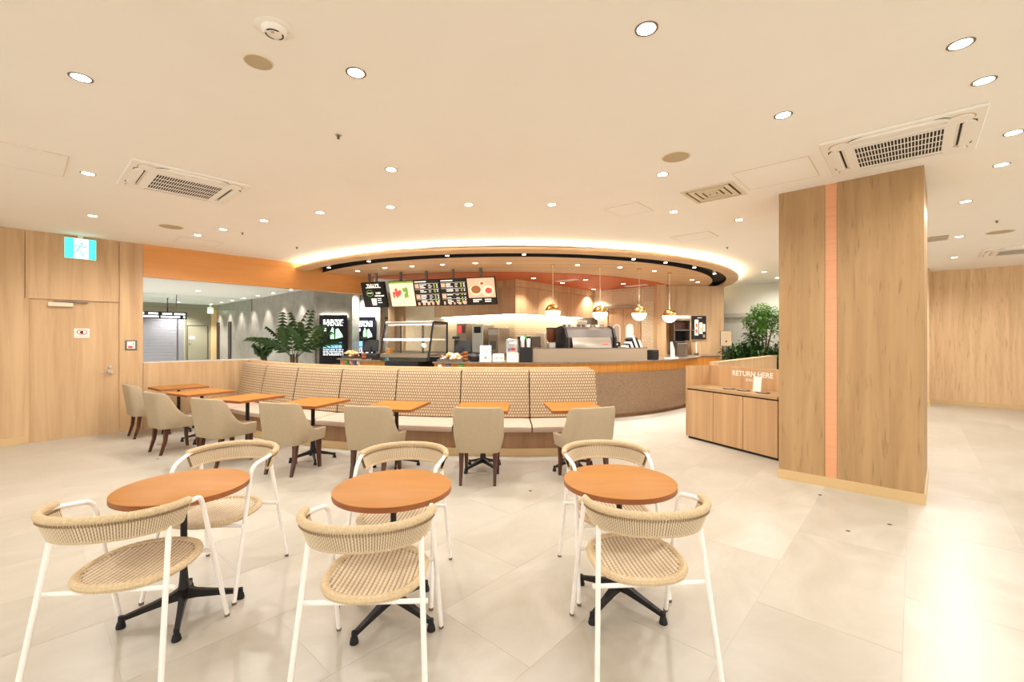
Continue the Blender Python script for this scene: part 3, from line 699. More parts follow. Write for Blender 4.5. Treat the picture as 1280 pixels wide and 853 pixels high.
    MB().tube([(-.262, -.185, .408), (.262, -.185, .408)], .0105, 10).build('cross_tube', M_FRAME, t, True)
    MB().tube([(-.252, .172, .405), (.252, .172, .405)], .0105, 10).build('cross_tube', M_FRAME, t, True)
    return t
wk = wicker_chair()
WCH = [(-1.77, 2.11, 7, 'wicker armchair with its back to the room at the table by the door wall'),
       (-.62, 2.03, 2, 'wicker armchair with its back to the room at the middle round table'),
       (.605, 2.165, 4, 'wicker armchair with its back to the room at the table closest to the oak column'),
       (-1.83, 2.78, 180, 'wicker armchair facing the room at the table closest to the oak door wall'),
       (-.70, 2.74, 178, 'wicker armchair facing the room at the middle round table'),
       (.62, 2.79, 184, 'wicker armchair facing the room at the table closest to the oak column')]
for k, (x, y, a, lb) in enumerate(WCH):
    o = wk if k == 0 else copy_tree(wk); o.location = (x, y, 0); o.rotation_euler = (0, 0, R_(a)); o['label'] = lb

# ================================================================== RETURN STATION
pa = plan(857.5, 547, 0); pb = plan(972, 577, 0); dv = (pb - pa).normalized()
rs_ = thing('return_station', 'oak tray return cabinet lettered RETURN HERE beside the column', 'cabinet', pa, math.atan2(dv.y, dv.x))
LEN = (pb - pa).length
MB().box(.02, LEN, .03, .5, 0, .04).build('toe_kick', M_DARK, rs_)
MB().box(.018, LEN, .02, .52, .04, .735).build('body', W_BASE, rs_)
nb = 3
for k in range(nb):
    x0 = .018 + k * (LEN - .018) / nb; MB().box(x0 + .004, x0 + (LEN - .018) / nb - .004, 0, .02, .035, .735).build('door', W_CAB, rs_)
MB().box(.02, LEN, .015, .5, .735, .755).build('shadow_gap', M_DARK, rs_)
tp = MB().box(.018, LEN, -.01, .5, .755, .79).build('worktop', M_CTOP, rs_)
for x in (.60, .83, 1.12):
    h_ = MB().lathe([(0, 0), (.09, 0), (.095, .004), (.085, .006), (0, .001)], 24); h_.v = [(a + x, b * .8 + .2, z + .79) for a, b, z in h_.v]; h_.build('bin_opening', M_BLK, tp, True)
    MB().bbox(x - .06, x + .05, .17, .23, .793, .80, .002).build('bin_label', M_STEEL, tp)
MB().box(0, .018, -.005, .52, 0.035, 1.09).build('side_panel', W_CAB, rs_)
bb = MB().box(.018, LEN, .5, .52, .735, 1.09).build('back_board', W_CAB, rs_)
text('RETURN HERE', .1, M_PAPER, bb, (.73, .4985, .965), bold=.0022)
text('返却口', .05, M_PAPER, bb, (.70, .4985, .895))
cs = MB().box(-.05, .05, -.012, .0, 0, .20, Matrix.Rotation(R_(-12), 3, 'X'), (0, 0, 0)).build('card_stand', M_PAPER); cs.location = room(0, 0) ; 
q = rs_.matrix_basis
bpy.context.view_layer.update()
cs.location = rs_.matrix_world @ Vector((.98, .27, .792)); cs.rotation_euler = (0, 0, rs_.rotation_euler.z + R_(18)); tag(cs, 'small white card standing on the tray return cabinet', 'card')
lw2 = struct(MB().box(0, 4.2, 0, .14, 0, 1.1).build('wall_low', W_OAK, loc=(3.42, 7.36, 0), rz=PI / 2 - TH), 'low oak wall behind the tray return cabinet')
struct(MB().box(-.0, 4.2, -.015, .155, 1.1, 1.115).build('trim_5', W_OAK, loc=(3.42, 7.36, 0), rz=PI / 2 - TH), 'oak cap on the low oak wall')

# ================================================================== PLANTS
def leaf_pts(p, d, L, wd, sag=.2):
    d = d.normalized(); sd = d.cross(Vector((0, 0, 1)))
    if sd.length < .01: sd = Vector((1, 0, 0))
    sd.normalize(); t = p + d * L + Vector((0, 0, -sag * L)); mid = p + d * L * .5
    return [p, mid + sd * wd, t, mid - sd * wd]
def foliage(n, fn, L, wd):
    m = MB()
    for k in range(n):
        p = fn(); d = Vector((random.gauss(0, 1), random.gauss(0, 1), random.gauss(.15, .6))); l = L * random.uniform(.6, 1.3)
        m.add(leaf_pts(p, d, l, wd * random.uniform(.7, 1.2)), [(0, 1, 2), (0, 2, 3)])
    return m
def palm(loc, nf, Lf, h, label, trunks=3, spread=1.0):
    t = thing('potted_palm', label, 'plant', loc)
    MB().lathe([(0, 0), (.17, 0), (.21, .42), (.19, .42), (.18, .38), (0, .38)], 24).build('pot', M_POT, t, True)
    for k in range(trunks):
        a = k * 2.1; MB().tube([(.05 * math.cos(a), .05 * math.sin(a), .36), (.07 * math.cos(a), .07 * math.sin(a), h)], [.035, .025], 8).build('stem', M_TRUNK, t, True)
    for k in range(nf):
        a = 2 * PI * k / nf + random.uniform(-.3, .3); el = random.uniform(.7, 1.45); L = Lf * random.uniform(.75, 1.1); m = MB()
        base_ = Vector((.04 * math.cos(a), .04 * math.sin(a), h - .1)); pts = []
        NP = 11
        for i in range(NP + 1):
            f = i / NP; pts.append(base_ + Vector((math.cos(a) * math.cos(el) * L * f * spread, math.sin(a) * math.cos(el) * L * f * spread, math.sin(el) * L * f - .42 * L * f * f * (1.4 - el * .6))))
        m.tube(pts, [.008 * (1 - .8 * i / NP) for i in range(NP + 1)], 5)
        for i in range(2, NP + 1):
            tg = (pts[i] - pts[i - 1]).normalized(); sd = tg.cross(Vector((0, 0, 1))).normalized()
            for sg in (-1, 1):
                d = (sd * sg + tg * .55 + Vector((0, 0, .1))).normalized()
                ll = .27 * Lf * (1 - abs(i / NP - .5) * .9); m.add(leaf_pts(pts[i], d, ll, .010, .5), [(0, 1, 2), (0, 2, 3)])
        m.build('frond', M_GREEN, t)
    return t
palm((-4.95, 10.1, 0), 10, 1.35, 1.15, 'tall dark green palm with long fronds before the grey lobby wall')
sp = palm((-6.1, 10.9, 0), 14, .62, 1.1, 'small drooping green plant left of the tall palm', 2, .6)
# planting bed right of the counter
pb_ = thing('planter', 'long dark planter box behind the low oak wall', 'planter', (6.35, 11.2, 0), ROT)
MB().box(-.7, 1.6, -.35, .35, 0, .95).build('planter_box', M_POT, pb_); MB().box(-.65, 1.55, -.3, .3, .95, .97).build('soil', M_TRUNK, pb_)
random.seed(5)
tr = thing('indoor_tree', 'slim indoor tree with bright green crown beside the column', 'tree', (6.27, 11.0, .97))
for k, (dx, dz) in enumerate(((-.12, .95), (.06, 1.1), (.2, .85))):
    MB().tube([(0, 0, 0), (dx * .4, .02, .4), (dx, .03, dz)], [.025, .02, .01], 7).build('trunk', M_TRUNK, tr, True)
def blob():
    c = random.choice(((-.28, 0, .95, .26), (.1, .05, 1.1, .3), (-.1, 0, 1.18, .25), (.3, 0, .85, .28), (-.2, -.1, .78, .14)))
    v = Vector((random.gauss(0, 1), random.gauss(0, 1), random.gauss(0, .8))).normalized() * c[3] * random.uniform(.5, 1.05); return Vector(c[:3]) + v
tag(foliage(2600, blob, .085, .022).build('foliage', M_LEAF2, tr), kind='stuff')
for k, (x, y, s, hgt, lab) in enumerate(((5.66, 11.3, .30, .22, 'low leafy green shrub beside the framed sign stand'), (5.85, 11.1, .36, .30, 'spreading green shrub at the middle of the planter'), (6.05, 11.05, .26, .62, 'taller dark shrub with arching leaves under the tree'), (6.55, 10.85, .36, .28, 'dark green shrub in the planter at the foot of the tree'))):
    sb = thing('shrub', lab, 'plant', (x, y, .97), 0, 'shrubs in the planter')
    for q in range(4): a = q * 1.7; MB().tube([(0, 0, 0), (.1 * math.cos(a), .1 * math.sin(a), hgt)], [.012, .006], 5).build('stem', M_TRUNK, sb)
    def bf(s=s, hgt=hgt): return Vector((random.gauss(0, s * .5), random.gauss(0, s * .4), abs(random.gauss(hgt * .6, hgt * .35))))
    tag(foliage(420, bf, .16, .03).build('foliage', M_GREEN, sb), kind='stuff')
es = thing('sign_stand', 'framed beige notice on a black easel stand before the planting', 'sign', (5.17, 10.75, 0), R_(-8))
MB().box(-.13, .13, -.015, .015, 1.33, 1.70).build('frame', M_STEELD, es); MB().box(-.12, .12, -.018, -.014, 1.34, 1.69).build('notice', M_SPK, es); MB().box(-.015, .015, -.02, -.017, 1.42, 1.46).build('print_mark', M_BLK, es)
for s in (-.07, .07): MB().tube([(s, 0, 0.02), (s, 0, 1.34)], .012, 6).build('leg', M_BLACK, es)
MB().box(-.14, .14, -.12, .12, 0, .02).build('foot_plate', M_BLACK, es)

# ================================================================== PENDANTS
for k, (u, v, zc) in enumerate(((691, 331.6, 2.035), (750, 334, 2.02), (799, 336, 2.02), (837, 341, 2.0))):
    p = plan(u, v, ZS); p.z = 0
    pd = thing('pendant_lamp', 'glowing globe pendant with brass upper half, %s from the espresso machine end' % ordn[k], 'lamp', (p.x, p.y, zc), 0, 'globe pendants over the counter')
    pd['label'] = ['globe pendant with brass cap hanging over the grinder', 'globe pendant with brass cap hanging before the cabinet end over espresso machine', 'globe pendant with brass cap hanging before the swing doors', 'globe pendant with brass cap hanging before the oak pilaster'][k]
    r = .145
    MB().lathe([(r * math.sin(a), -r * math.cos(a)) for a in [PI / 2 * q / 12 for q in range(13)]], 32).build('glass_globe', M_GLOBE, pd, True)
    MB().lathe([(r * 1.006 * math.cos(a), r * 1.006 * math.sin(a)) for a in [PI / 2 * q / 12 for q in range(13)]], 32).build('brass_dome', M_BRASS, pd, True)
    MB().lathe([(.02, r - .005), (.02, r + .03), (.006, r + .035), (.006, ZS - zc)], 12).build('stem', M_CREAM, pd, True)
    MB().lathe([(0, ZS - zc - .015), (.05, ZS - zc - .015), (.05, ZS - zc)], 20).build('ceiling_rose', M_BRASS, pd, True)

# ================================================================== MENU BOARDS
def board(p0, p1, kind, label, tilt=17):
    p0, p1 = Vector(p0), Vector(p1); d = p1 - p0; W = d.length; H = .56
    t = thing('menu_board', label, 'menu board', (p0.x, p0.y, 2.20), math.atan2(d.y, d.x), 'menu boards over the counter')
    h = bpy.data.objects.new('hinge', None)
    bpy.data.objects.remove(h)
    rt = Matrix.Rotation(R_(tilt), 3, 'X')
    def put(mb, name, m, par=t):
        mb.v = [tuple(rt @ Vector(v)) for v in mb.v]; return mb.build(name, m, par)
    put(MB().box(.002, W - .002, 0, .05, 0, H), 'casing', M_BLK)
    fr = .012
    def bars(cols, rows, m): pass
    if kind == 'photo_drinks':
        put(MB().box(fr, W - fr, -.004, 0, fr, H - fr), 'picture', M_MENUC)
        put(MB().box(fr, W - fr, -.006, -.004, H - .05, H - fr), 'green_edge', M_MENUG)
        a = MB(); b = MB()
        for k in range(14): x, z = .2 + random.gauss(0, .035), .32 + random.gauss(0, .05); a.prism([(x + .035 * math.cos(q), z + .035 * math.sin(q)) for q in [2 * PI * i / 10 for i in range(10)]], 0, .0005 + k * .0001)
        for k in range(16): x, z = .41 + random.gauss(0, .03), .34 + random.gauss(0, .07); b.prism([(x + .03 * math.cos(q), z + .03 * math.sin(q)) for q in [2 * PI * i / 10 for i in range(10)]], 0, .0005 + k * .0001)
        a.box(.08, .12, .2, .3, 0, .0008)
        for mm in (a, b): mm.v = [(x, -.005 - z, y) for x, y, z in mm.v]
        put(a, 'pink_drink_picture', M_MENUR); put(b, 'green_drink_picture', M_MENUG)
    elif kind == 'photo_food':
        put(MB().box(fr, W - fr, -.004, 0, .15, H - fr), 'picture', M_MENUP)
        put(MB().box(fr, W - fr, -.004, 0, fr, .15), 'caption_band', M_MENU)
        for (x, z, r1, m, nm) in ((.19, .31, .13, M_MENUC, 'plate_picture'), (.44, .29, .13, M_MENUC, 'plate_picture'), (.33, .44, .06, M_MENUC, 'cup_picture'), (.19, .32, .105, M_MENUBR, 'pasta_picture'), (.46, .29, .075, M_MENUR, 'dessert_picture'), (.33, .44, .04, M_MENUR, 'soup_picture')):
            e = .0065 if m is M_MENUC else .0085
            c_ = MB().prism([(x + r1 * math.cos(q), z + r1 * .8 * math.sin(q)) for q in [2 * PI * i / 24 for i in range(24)]], 0, .001); c_.v = [(a, -e - z_, b) for a, b, z_ in c_.v]; put(c_, nm, m)
        l = MB()
        for x0 in (.10, .36):
            for z in (.10, .06): l.box(x0, x0 + random.uniform(.12, .2), -.006, -.004, z, z + .02)
        put(l, 'lettering', M_MENUW)
    elif kind == 'list':
        put(MB().box(fr, W - fr, -.004, 0, fr, H - fr), 'panel', M_MENU)
        l = MB(); y_ = MB(); pc = MB()
        l.box(.03, .3, -.006, -.004, H - .045, H - .025)
        for k, z in enumerate((.48, .36, .25, .14)):
            l.box(.02, W - .03, -.0055, -.004, z, z + .004)
            for q in range(3):
                zz = z - .03 - q * .03
                if q == 0 or random.random() < .75:
                    l.box(.14, .14 + random.uniform(.08, .16), -.006, -.004, zz, zz + .014)
                    l.box(.34, .34 + random.uniform(.05, .09), -.006, -.004, zz, zz + .008)
                    y_.box(.465, .495, -.006, -.004, zz - .003, zz + .018); l.box(.53, .56, -.006, -.004, zz, zz + .014)
            if k in (0, 2): pc.box(.03, .12, -.007, -.004, z - .09, z - .01)
        for q in range(5): pc.box(.05 + q * .11, .05 + q * .11 + random.uniform(.03, .07), -.007, -.004, .025, .025 + random.uniform(.04, .08))
        put(l, 'lettering', M_MENUW); put(y_, 'price_marks', M_MENUY); put(pc, 'thumbnail_pictures', M_MENUP)
    else:
        put(MB().box(fr, W - fr, -.004, 0, fr, H - fr), 'panel', M_BLK)
        tt = text("TULLY'S", .085, M_MENUW, t, (0, 0, 0), bold=.003)
        tt.location = rt @ Vector((W / 2, -.007, H - .10)); tt.rotation_euler = (PI / 2 + R_(tilt), 0, 0)
        l = MB(); l.box(.11, W - .1, -.006, -.004, H - .125, H - .11)
        for s_, z, x in (('ICED', .30, .40), ('CAPPUCCINO', .245, .42)):
            q = text(s_, .055 if len(s_) < 6 else .036, M_MENUW, t, (0, 0, 0), bold=.002); q.location = rt @ Vector((x, -.007, z)); q.rotation_euler = (PI / 2 + R_(tilt), 0, 0)
        for z in (.19, .15, .10): l.box(.36, .36 + random.uniform(.08, .14), -.006, -.004, z, z + .014)
        put(l, 'lettering', M_MENUW)
        c_ = MB().lathe([(.075, 0), (.085, 0), (.085, .001), (.075, .001)], 24); c_.v = [(a + .19, -.005 - z_, b * .85 + .32) for a, b, z_ in c_.v]; put(c_, 'round_emblem', M_MENUG)
        put(MB().box(.13, .25, -.006, -.004, .315, .33), 'emblem_text', M_MENUW)
        cup = MB().prism([(.22, .05), (.32, .05), (.335, .2), (.205, .2)], 0, .002); cup.v = [(a, -.005 - z_, b) for a, b, z_ in cup.v]; put(cup, 'drink_picture', M_MENUC)
    topz = ZS - 2.20; tv = rt @ Vector((0, .025, H))
    for fx in ((.35, .65) if kind == 'brand' else (.05,) if kind in ('list2',) else (.5,)):
        MB().box(W * fx - .022, W * fx + .022, tv.y - .02, tv.y + .02, tv.z - .01, topz).build('hanger', M_STEELD, t)
    return t
# spacing along the chord over the counter
q0, q1 = Vector((-2.62, 9.72)), Vector((-.30, 8.98)); dd = (q1 - q0) / 4
names = [('photo_drinks', 'menu board picturing a pink and a green drink'), ('list', 'black price list board beside the drinks picture'), ('list', 'black price list board beside the food picture'), ('photo_food', 'menu board picturing pasta and a red dessert')]
for k, (kd, lb) in enumerate(names): board(q0 + dd * k, q0 + dd * (k + 1), kd, lb)
board((-3.28, 9.92), (-2.72, 9.76), 'brand', 'black menu board with white shop lettering and iced coffee')

# ================================================================== COUNTER-TOP THINGS
ZT = 1.08
def onc(u, Rr): a = ang(u, Rr); return pol(Rr, a, ZT), a
def cthing(name, label, cat, u, Rr, group=None, z=None, extra=0):
    p, a = onc(u, Rr)
    if z is not None: p.z = z
    return thing(name, label, cat, p, a + extra, group)
# pastry display case
dcs = cthing('display_case', 'refrigerated glass display case with slanted front and steel top', 'display case', 518, 4.76)
cw_ = .56
for s in (-1, 1):
    sd = MB().prism([(-.34, 0), (.30, 0), (.30, .74), (-.18, .74)], 0, .03); sd.v = [(s * cw_ + (z - .015), x, y) for x, y, z in sd.v]
    gp = MB().prism([(-.32, 0.02), (.26, 0.02), (.26, .70), (-.15, .70)], 0, .006); gp.v = [(s * (cw_ - .004) + (z - .003), x, y) for x, y, z in gp.v]; gp.build('side_glass', M_CASEG, dcs)
    fm = MB()
    for a, b in (((-.35, 0.02), (-.18, .74)), ((-.18, .74), (.30, .74)), ((.30, .74), (.30, .02))): fm.tube([(s * cw_, a[0], a[1]), (s * cw_, b[0], b[1])], .02, 6)
    fm.build('side_frame', M_BLACK, dcs)
MB().bbox(-cw_, cw_, -.2, .3, .70, .76, .01).build('steel_top', M_STEEL, dcs)
MB().box(-cw_ + .02, cw_ - .02, -.26, .24, .40, .42).build('shelf', M_PAPER, dcs); MB().box(-cw_ + .02, cw_ - .02, -.262, -.258, .39, .43).build('shelf_light', M_SHELFLED, dcs)
MB().box(-cw_ + .05, cw_ - .05, -.15, -.12, .69, .70).build('top_light', M_SHELFLED, dcs)
MB().box(-cw_ + .02, cw_ - .02, -.33, .28, .10, .13).build('shelf', M_STEEL, dcs)
MB().box(-cw_ + .02, cw_ - .02, -.35, -.33, .07, .14).build('shelf_front', M_STEEL, dcs)
MB().box(-cw_ + .02, cw_ - .02, -.36, .28, .0, .06).build('base', M_BLK, dcs)
fg = MB().prism([(-.40, -.0), (-.392, -.0), (-.186, .70), (-.196, .70)], -cw_ + .02, cw_ - .02); fg.v = [(z, x, y) for x, y, z in fg.v]; fg.build('front_glass', M_CASEG, dcs)
MB().box(-cw_ + .02, cw_ - .02, .285, .295, .13, .70).build('back_glass', M_CASEG, dcs)
MB().box(-.02, .02, .27, .30, .13, .70).build('back_mullion', M_STEELD, dcs)
MB().prism([(-.38, -.42), (.38, -.42), (.33, .3), (-.33, .3)], -1.08, -.01).build('lower_body', M_BLK, dcs)
# left counter group
def snacks(u, Rr, n, label, wd=.5):
    t = cthing('snack_tray', label, 'tray', u, Rr); MB().box(-wd / 2, wd / 2, -.15, .15, 0, .02).box(-wd / 2, wd / 2, -.15, -.14, .02, .05).box(-wd / 2, wd / 2, .14, .15, .02, .05).box(-wd / 2, -wd / 2 + .01, -.14, .14, .02, .05).box(wd / 2 - .01, wd / 2, -.14, .14, .02, .05).build('tray', M_STEELD, t)
    for k in range(n):
        x, y = random.uniform(-wd / 2 + .06, wd / 2 - .06), random.uniform(-.1, .1); o = MB().bbox(-.05, .05, -.035, .035, 0, .045, .012).build('wrapped_snack', random.choice((M_YEL, M_YEL, M_PAPER, M_MENUP, M_BROWN)), t, True, (x, y, .022 + .03 * (k % 4)), random.uniform(0, 3)); o.rotation_euler = (random.uniform(-.4, .4), random.uniform(-.4, .4), random.uniform(0, 3))
snacks(440, 4.8, 16, 'tray of wrapped yellow snacks near the black till', .45); snacks(566, 4.92, 22, 'tray of wrapped yellow snacks in front of the black monitor', .5)
def till(u, Rr, label, rz):
    t = cthing('cash_register', label, 'cash register', u, Rr, extra=rz)
    MB().bbox(-.16, .16, -.16, .16, 0, .1, .01).build('base', M_BLK, t); MB().tube([(0, .05, .1), (0, .08, .26)], .03, 10).build('stand', M_BLK, t)
    mr = Matrix.Rotation(R_(-20), 3, 'X'); MB().bbox(-.17, .17, .05, .085, .17, .42, .008).build('monitor', M_BLK, t).rotation_euler = (R_(-12), 0, 0)
    MB().tube([(-.14, .12, .1), (-.14, .12, .42)], .012, 8).build('pole', M_BLACK, t); MB().box(-.2, -.06, .1, .13, .42, .47).build('customer_display', M_BLK, t)
till(462, 4.65, 'black till with tilted monitor at the left end of counter', R_(50)); till(577, 4.5, 'black till with broad monitor right of display case', R_(10))
def boxthing(name, label, cat, u, Rr, w_, d_, h_, m, z=None, extra=0, parts=None):
    t = cthing(name, label, cat, u, Rr, None, z, extra); MB().bbox(-w_ / 2, w_ / 2, -d_ / 2, d_ / 2, 0, h_, min(.012, w_ / 5, d_ / 5, h_ / 5)).build('body', m, t)
    for nm, (x0, x1, z0, z1), mm in (parts or []): MB().box(x0, x1, -d_ / 2 - .004, -d_ / 2 + .001, z0, z1).build(nm, mm, t)
    return t
boxthing('receipt_printer', 'black receipt printer beside the display case', 'printer', 473, 4.9, .2, .2, .13, M_BLK, parts=[('paper_slot', (-.06, .06, .09, .1), M_STEELD)])
boxthing('card_holder', 'white card with red mark before display case', 'card', 481, 5.0, .09, .03, .14, M_PAPER, parts=[('red_mark', (-.01, .02, .05, .08), M_RED)])
boxthing('wood_stand', 'plain wooden block stand beside the display case', 'stand', 487, 5.0, .11, .1, .24, W_BAM, parts=[('slot', (-.03, .03, .2, .205), M_DARK)])
def cups(u, Rr, n, m, label, r=.045, hh=.03):
    t = cthing('cup_stack', label, 'cups', u, Rr)
    for k in range(n): MB().lathe([(0, 0), (r * .8, 0), (r, hh * 1.3), (r * .94, hh * 1.3), (r * .75, .006)], 18).build('cup', m if k % 2 else M_BROWN, t, True, (0, 0, k * hh))
cups(455, 4.95, 4, M_MENUBR, 'small stack of brown cups in front of left till'); cups(582, 4.95, 6, M_MENUBR, 'stack of brown and tan cups right of the snacks')
for k, (u, m, lb) in enumerate(((434, M_GRN, 'small green leaflet pack on the left counter front'), (439, M_PINK, 'pink leaflet pack on the left counter front'), (443, M_BLUE, 'blue leaflet pack on the left counter front'), (448, M_PAPER, 'white leaflet pack on the left counter front'), (550, M_PAPER, 'white leaflet pack on the counter front by case'), (560, M_BLUE, 'lilac leaflet pack on the counter front'), (576, M_GRN, 'bright green leaflet pack on the counter front'))):
    boxthing('leaflet_rack', lb, 'leaflets', u, 5.065, .075, .045, .09, m, z=.955, parts=[('front_lip', (-.03, .03, 0, .03), M_STEELD)])
rd = cthing('kettle', 'round black kettle beside the white sign card', 'kettle', 593, 4.9)
MB().lathe([(0, 0), (.08, 0), (.095, .04), (.09, .10), (.05, .14), (0, .15)], 24).build('body', M_BLK, rd, True); MB().tube([(.05, 0, .13), (.1, 0, .17), (.12, 0, .1)], .01, 8).build('handle', M_BLK, rd, True); MB().tube([(-.08, 0, .05), (-.13, 0, .11)], [.018, .01], 8).build('spout', M_BLK, rd, True)
boxthing('sign_card', 'tall white sign card with small emblem on counter', 'sign', 607, 5.0, .21, .03, .30, M_PAPER, parts=[('emblem', (-.02, .02, .06, .1), M_PANEL), ('heading', (-.04, .04, .2, .21), M_PANEL)])
boxthing('paper_box', 'short white box right of the sign card', 'box', 623, 4.95, .2, .14, .15, M_PAPER, parts=[('dot', (-.03, -.01, .06, .09), M_PANEL), ('dot', (.05, .07, .06, .09), M_PANEL)])
boxthing('napkin_box', 'beige napkin box under the clear dispenser', 'box', 641, 4.95, .21, .16, .17, M_MENUC, parts=[('slot', (-.06, .06, .1, .105), M_PANEL)])
boxthing('sugar_dispenser', 'clear dispenser of coloured packets behind beige box', 'dispenser', 640, 4.6, .24, .16, .42, M_JUG, parts=[('red_packets', (-.02, .06, .2, .25), M_RED), ('blue_packets', (-.08, -.03, .2, .24), M_BLUE), ('paper_label', (-.05, .08, .33, .36), M_PAPER)])
ch = cthing('lid_holder', 'black cup holder with white lids and straws on the counter', 'holder', 657, 4.95)
MB().box(-.115, .115, -.1, .1, 0, .27).build('box', M_BLK, ch)
for x in (-.11, -.005, .1): MB().box(x - .008, x + .012, -.08, .1, .27, .42).build('divider', M_BLK, ch)
for x in (-.055, .055): MB().lathe([(0, .27), (.04, .27), (.04, .44 if x < 0 else .40), (.03, .46 if x < 0 else .42), (0, .47 if x < 0 else .43)], 16, x).build('lid_stack', M_PAPER, ch, True)
MB().box(-.02, .02, .06, .09, .27, .50).build('straw_pack', M_GRN, ch)
scn = thing('splash_screen', 'low taupe metal screen along the counter before the espresso machine', 'screen', C)
a0, a1 = ang(666, 4.98), ang(809, 4.98)
MB().arc(4.96, 4.98, ZT, ZT + .245, a0, a1, 24).build('panel', M_PANEL, scn, True); MB().arc(4.955, 4.985, ZT + .245, ZT + .252, a0, a1, 24).build('top_edge', M_STEELD, scn, True)
boxthing('black_bin', 'small black box at the end of the taupe screen', 'box', 816, 4.95, .2, .16, .2, M_BLK, parts=[('lid_line', (-.09, .09, .17, .175), M_STEELD)])
# espresso machine
em = cthing('espresso_machine', 'large curved steel espresso machine with cups on top', 'coffee machine', 730, 4.45)
prof = [(-.26, 0), (.28, 0), (.28, .60), (-.10, .66), (-.22, .60), (-.28, .45)]
bd_ = MB().prism(prof, -.5, .5); bd_.v = [(z, x, y) for x, y, z in bd_.v]; bd_.build('body', M_STEELD, em)
for s in (-1, 1):
    e_ = MB().prism([(-.31, 0), (.30, 0), (.30, .62), (-.10, .68), (-.24, .62), (-.32, .45)], 0, .05); e_.v = [(s * .525 + z - .025, x, y) for x, y, z in e_.v]; e_.build('side_panel', M_BLACK, em)
fp = MB().grid(lambda u, v: (-.42 + .84 * u, -.30 - .05 * math.sin(PI * v) - .02 * math.sin(PI * u), .03 + .42 * v), 20, 8); fp.build('front_panel', M_STEEL, em, True)
lg_ = MB().box(.2, .36, -.362, -.352, .30, .345).build('name_badge', M_PINK, em)
MB().box(.23, .33, -.364, -.361, .317, .328).build('badge_mark', M_RED, em)
for k in range(9):
    MB().lathe([(0, 0), (.03, 0), (.04, .055), (.036, .055), (.026, .005)], 14).build('cup', random.choice((M_PAPER, M_PAPER, M_STEEL, M_STEELD)), em, True, (-.42 + k * .105, .02, .655 if k else .65))
MB().box(-.48, .48, -.08, .2, .64, .655).build('cup_tray', M_STEEL, em)
gr = cthing('coffee_grinder', 'coffee grinder with amber bean hopper beside espresso machine', 'grinder', 689, 4.45)
MB().bbox(-.075, .075, -.1, .1, 0, .36, .02).build('body', M_STEEL, gr, True); MB().lathe([(.05, .36), (.095, .42), (.095, .62), (0, .62)], 20).build('hopper', M_AMBER, gr, True); MB().lathe([(0, .62), (.1, .62), (.1, .64), (0, .645)], 20).build('lid', M_BLK, gr, True); MB().tube([(0, -.1, .2), (0, -.17, .19)], .03, 8).build('chute', M_BLK, gr)
jg = cthing('milk_jug', 'clear plastic jug with amber drink behind the taupe screen', 'jug', 671, 4.6)
MB().lathe([(0, 0), (.06, 0), (.075, .26), (.07, .26), (.055, .01)], 20).build('jug_body', M_JUG, jg, True); MB().lathe([(0, .01), (.055, .01), (.06, .18), (0, .18)], 20).build('drink', M_MENUBR, jg, True); MB().tube([(.07, 0, .22), (.12, 0, .2), (.12, 0, .08), (.065, 0, .06)], .008, 6).build('handle', M_JUG, jg)
cr = cthing('card_reader', 'small black card terminal on a post beside espresso machine', 'terminal', 771, 4.7)
MB().tube([(0, 0, 0), (0, 0, .3)], .02, 8).build('post', M_BLK, cr); MB().box(-.06, .06, -.03, .03, .27, .36).build('terminal', M_BLK, cr); MB().box(-.03, .0, -.034, -.03, .3, .33).build('display', M_PAPER, cr)
rk = cthing('cup_rack', 'slanted rack of black and white cup sleeves behind the screen', 'rack', 793, 4.6)
MB().box(-.26, .26, -.1, .1, 0, .16).build('base', M_BLK, rk)
for k in range(7):
    z1 = [.06, .10, .16, .26, .32, .27, .2][k]; MB().box(-.03, .03, -.08, .08, 0, .12 + z1 * .9, Matrix.Rotation(R_(-28), 3, 'Y'), (0, 0, 0)).build('sleeve', M_PAPER if k % 2 == 0 else M_BLK, rk, loc=(-.22 + k * .07, 0, .12))
# shelving, flyers and poster on the oak wall
shf = thing('shelf_unit', 'tall dark taupe shelf unit against the oak end wall', 'shelf', (4.45, 11.72, 0))
zb = 1.08
MB().box(-.21, .21, .22, .26, zb, 2.12).build('back_panel', M_GREYT, shf)
for s in (-.20, .20): MB().box(s - .01, s + .01, -.1, .22, zb + .38, 2.12).build('upright', M_GREYT, shf)
for z in (1.42, 1.72, 2.0): MB().box(-.22, .22 + (.12 if z < 1.9 else 0), -.14, .22, z, z + .02).build('shelf_board', M_STEELD, shf)
hd = MB().box(-.21, .21, -.13, -.11, 1.98, 2.12).build('header', M_PANEL, shf); text('CONDIMENT', .06, M_PAPER, hd, (0, -.132, 2.05), bold=.002); text('BAR', .05, M_PAPER, hd, (0.03, -.132, 1.995))
MB().box(-.17, .17, .18, .215, 1.44, 1.7).build('dark_box', M_BLK, shf); MB().box(-.1, .2, .1, .2, 1.74, 1.95).build('brown_box', M_BROWN, shf)
boxthing('waste_bin', 'brown bin at the foot of the taupe shelf unit', 'bin', 853, 4.75, .28, .2, .32, M_GREYT, parts=[('flap', (-.14, .14, .2, .3), M_BROWN)])
fly = cthing('brochure_stand', 'stand of pale flyers beside the taupe shelf unit', 'brochures', 838, 4.9)
for k in range(5): MB().box(-.10 + k * .05, -.02 + k * .05, -.06 + k * .012, -.05 + k * .012, 0, .36 - k * .04).build('flyer', (M_PAPER, M_MENUP, M_PAPER, M_MENUC, M_PAPER)[k], fly)
MB().box(-.16, .2, -.09, .06, 0, .02).build('base', M_PAPER, fly)
ps = thing('wall_poster', 'black framed menu poster with food pictures on oak wall', 'poster', (5.02, 12.0, 1.5))
ps.location.x = (873.5 - 640) / F * 11.98
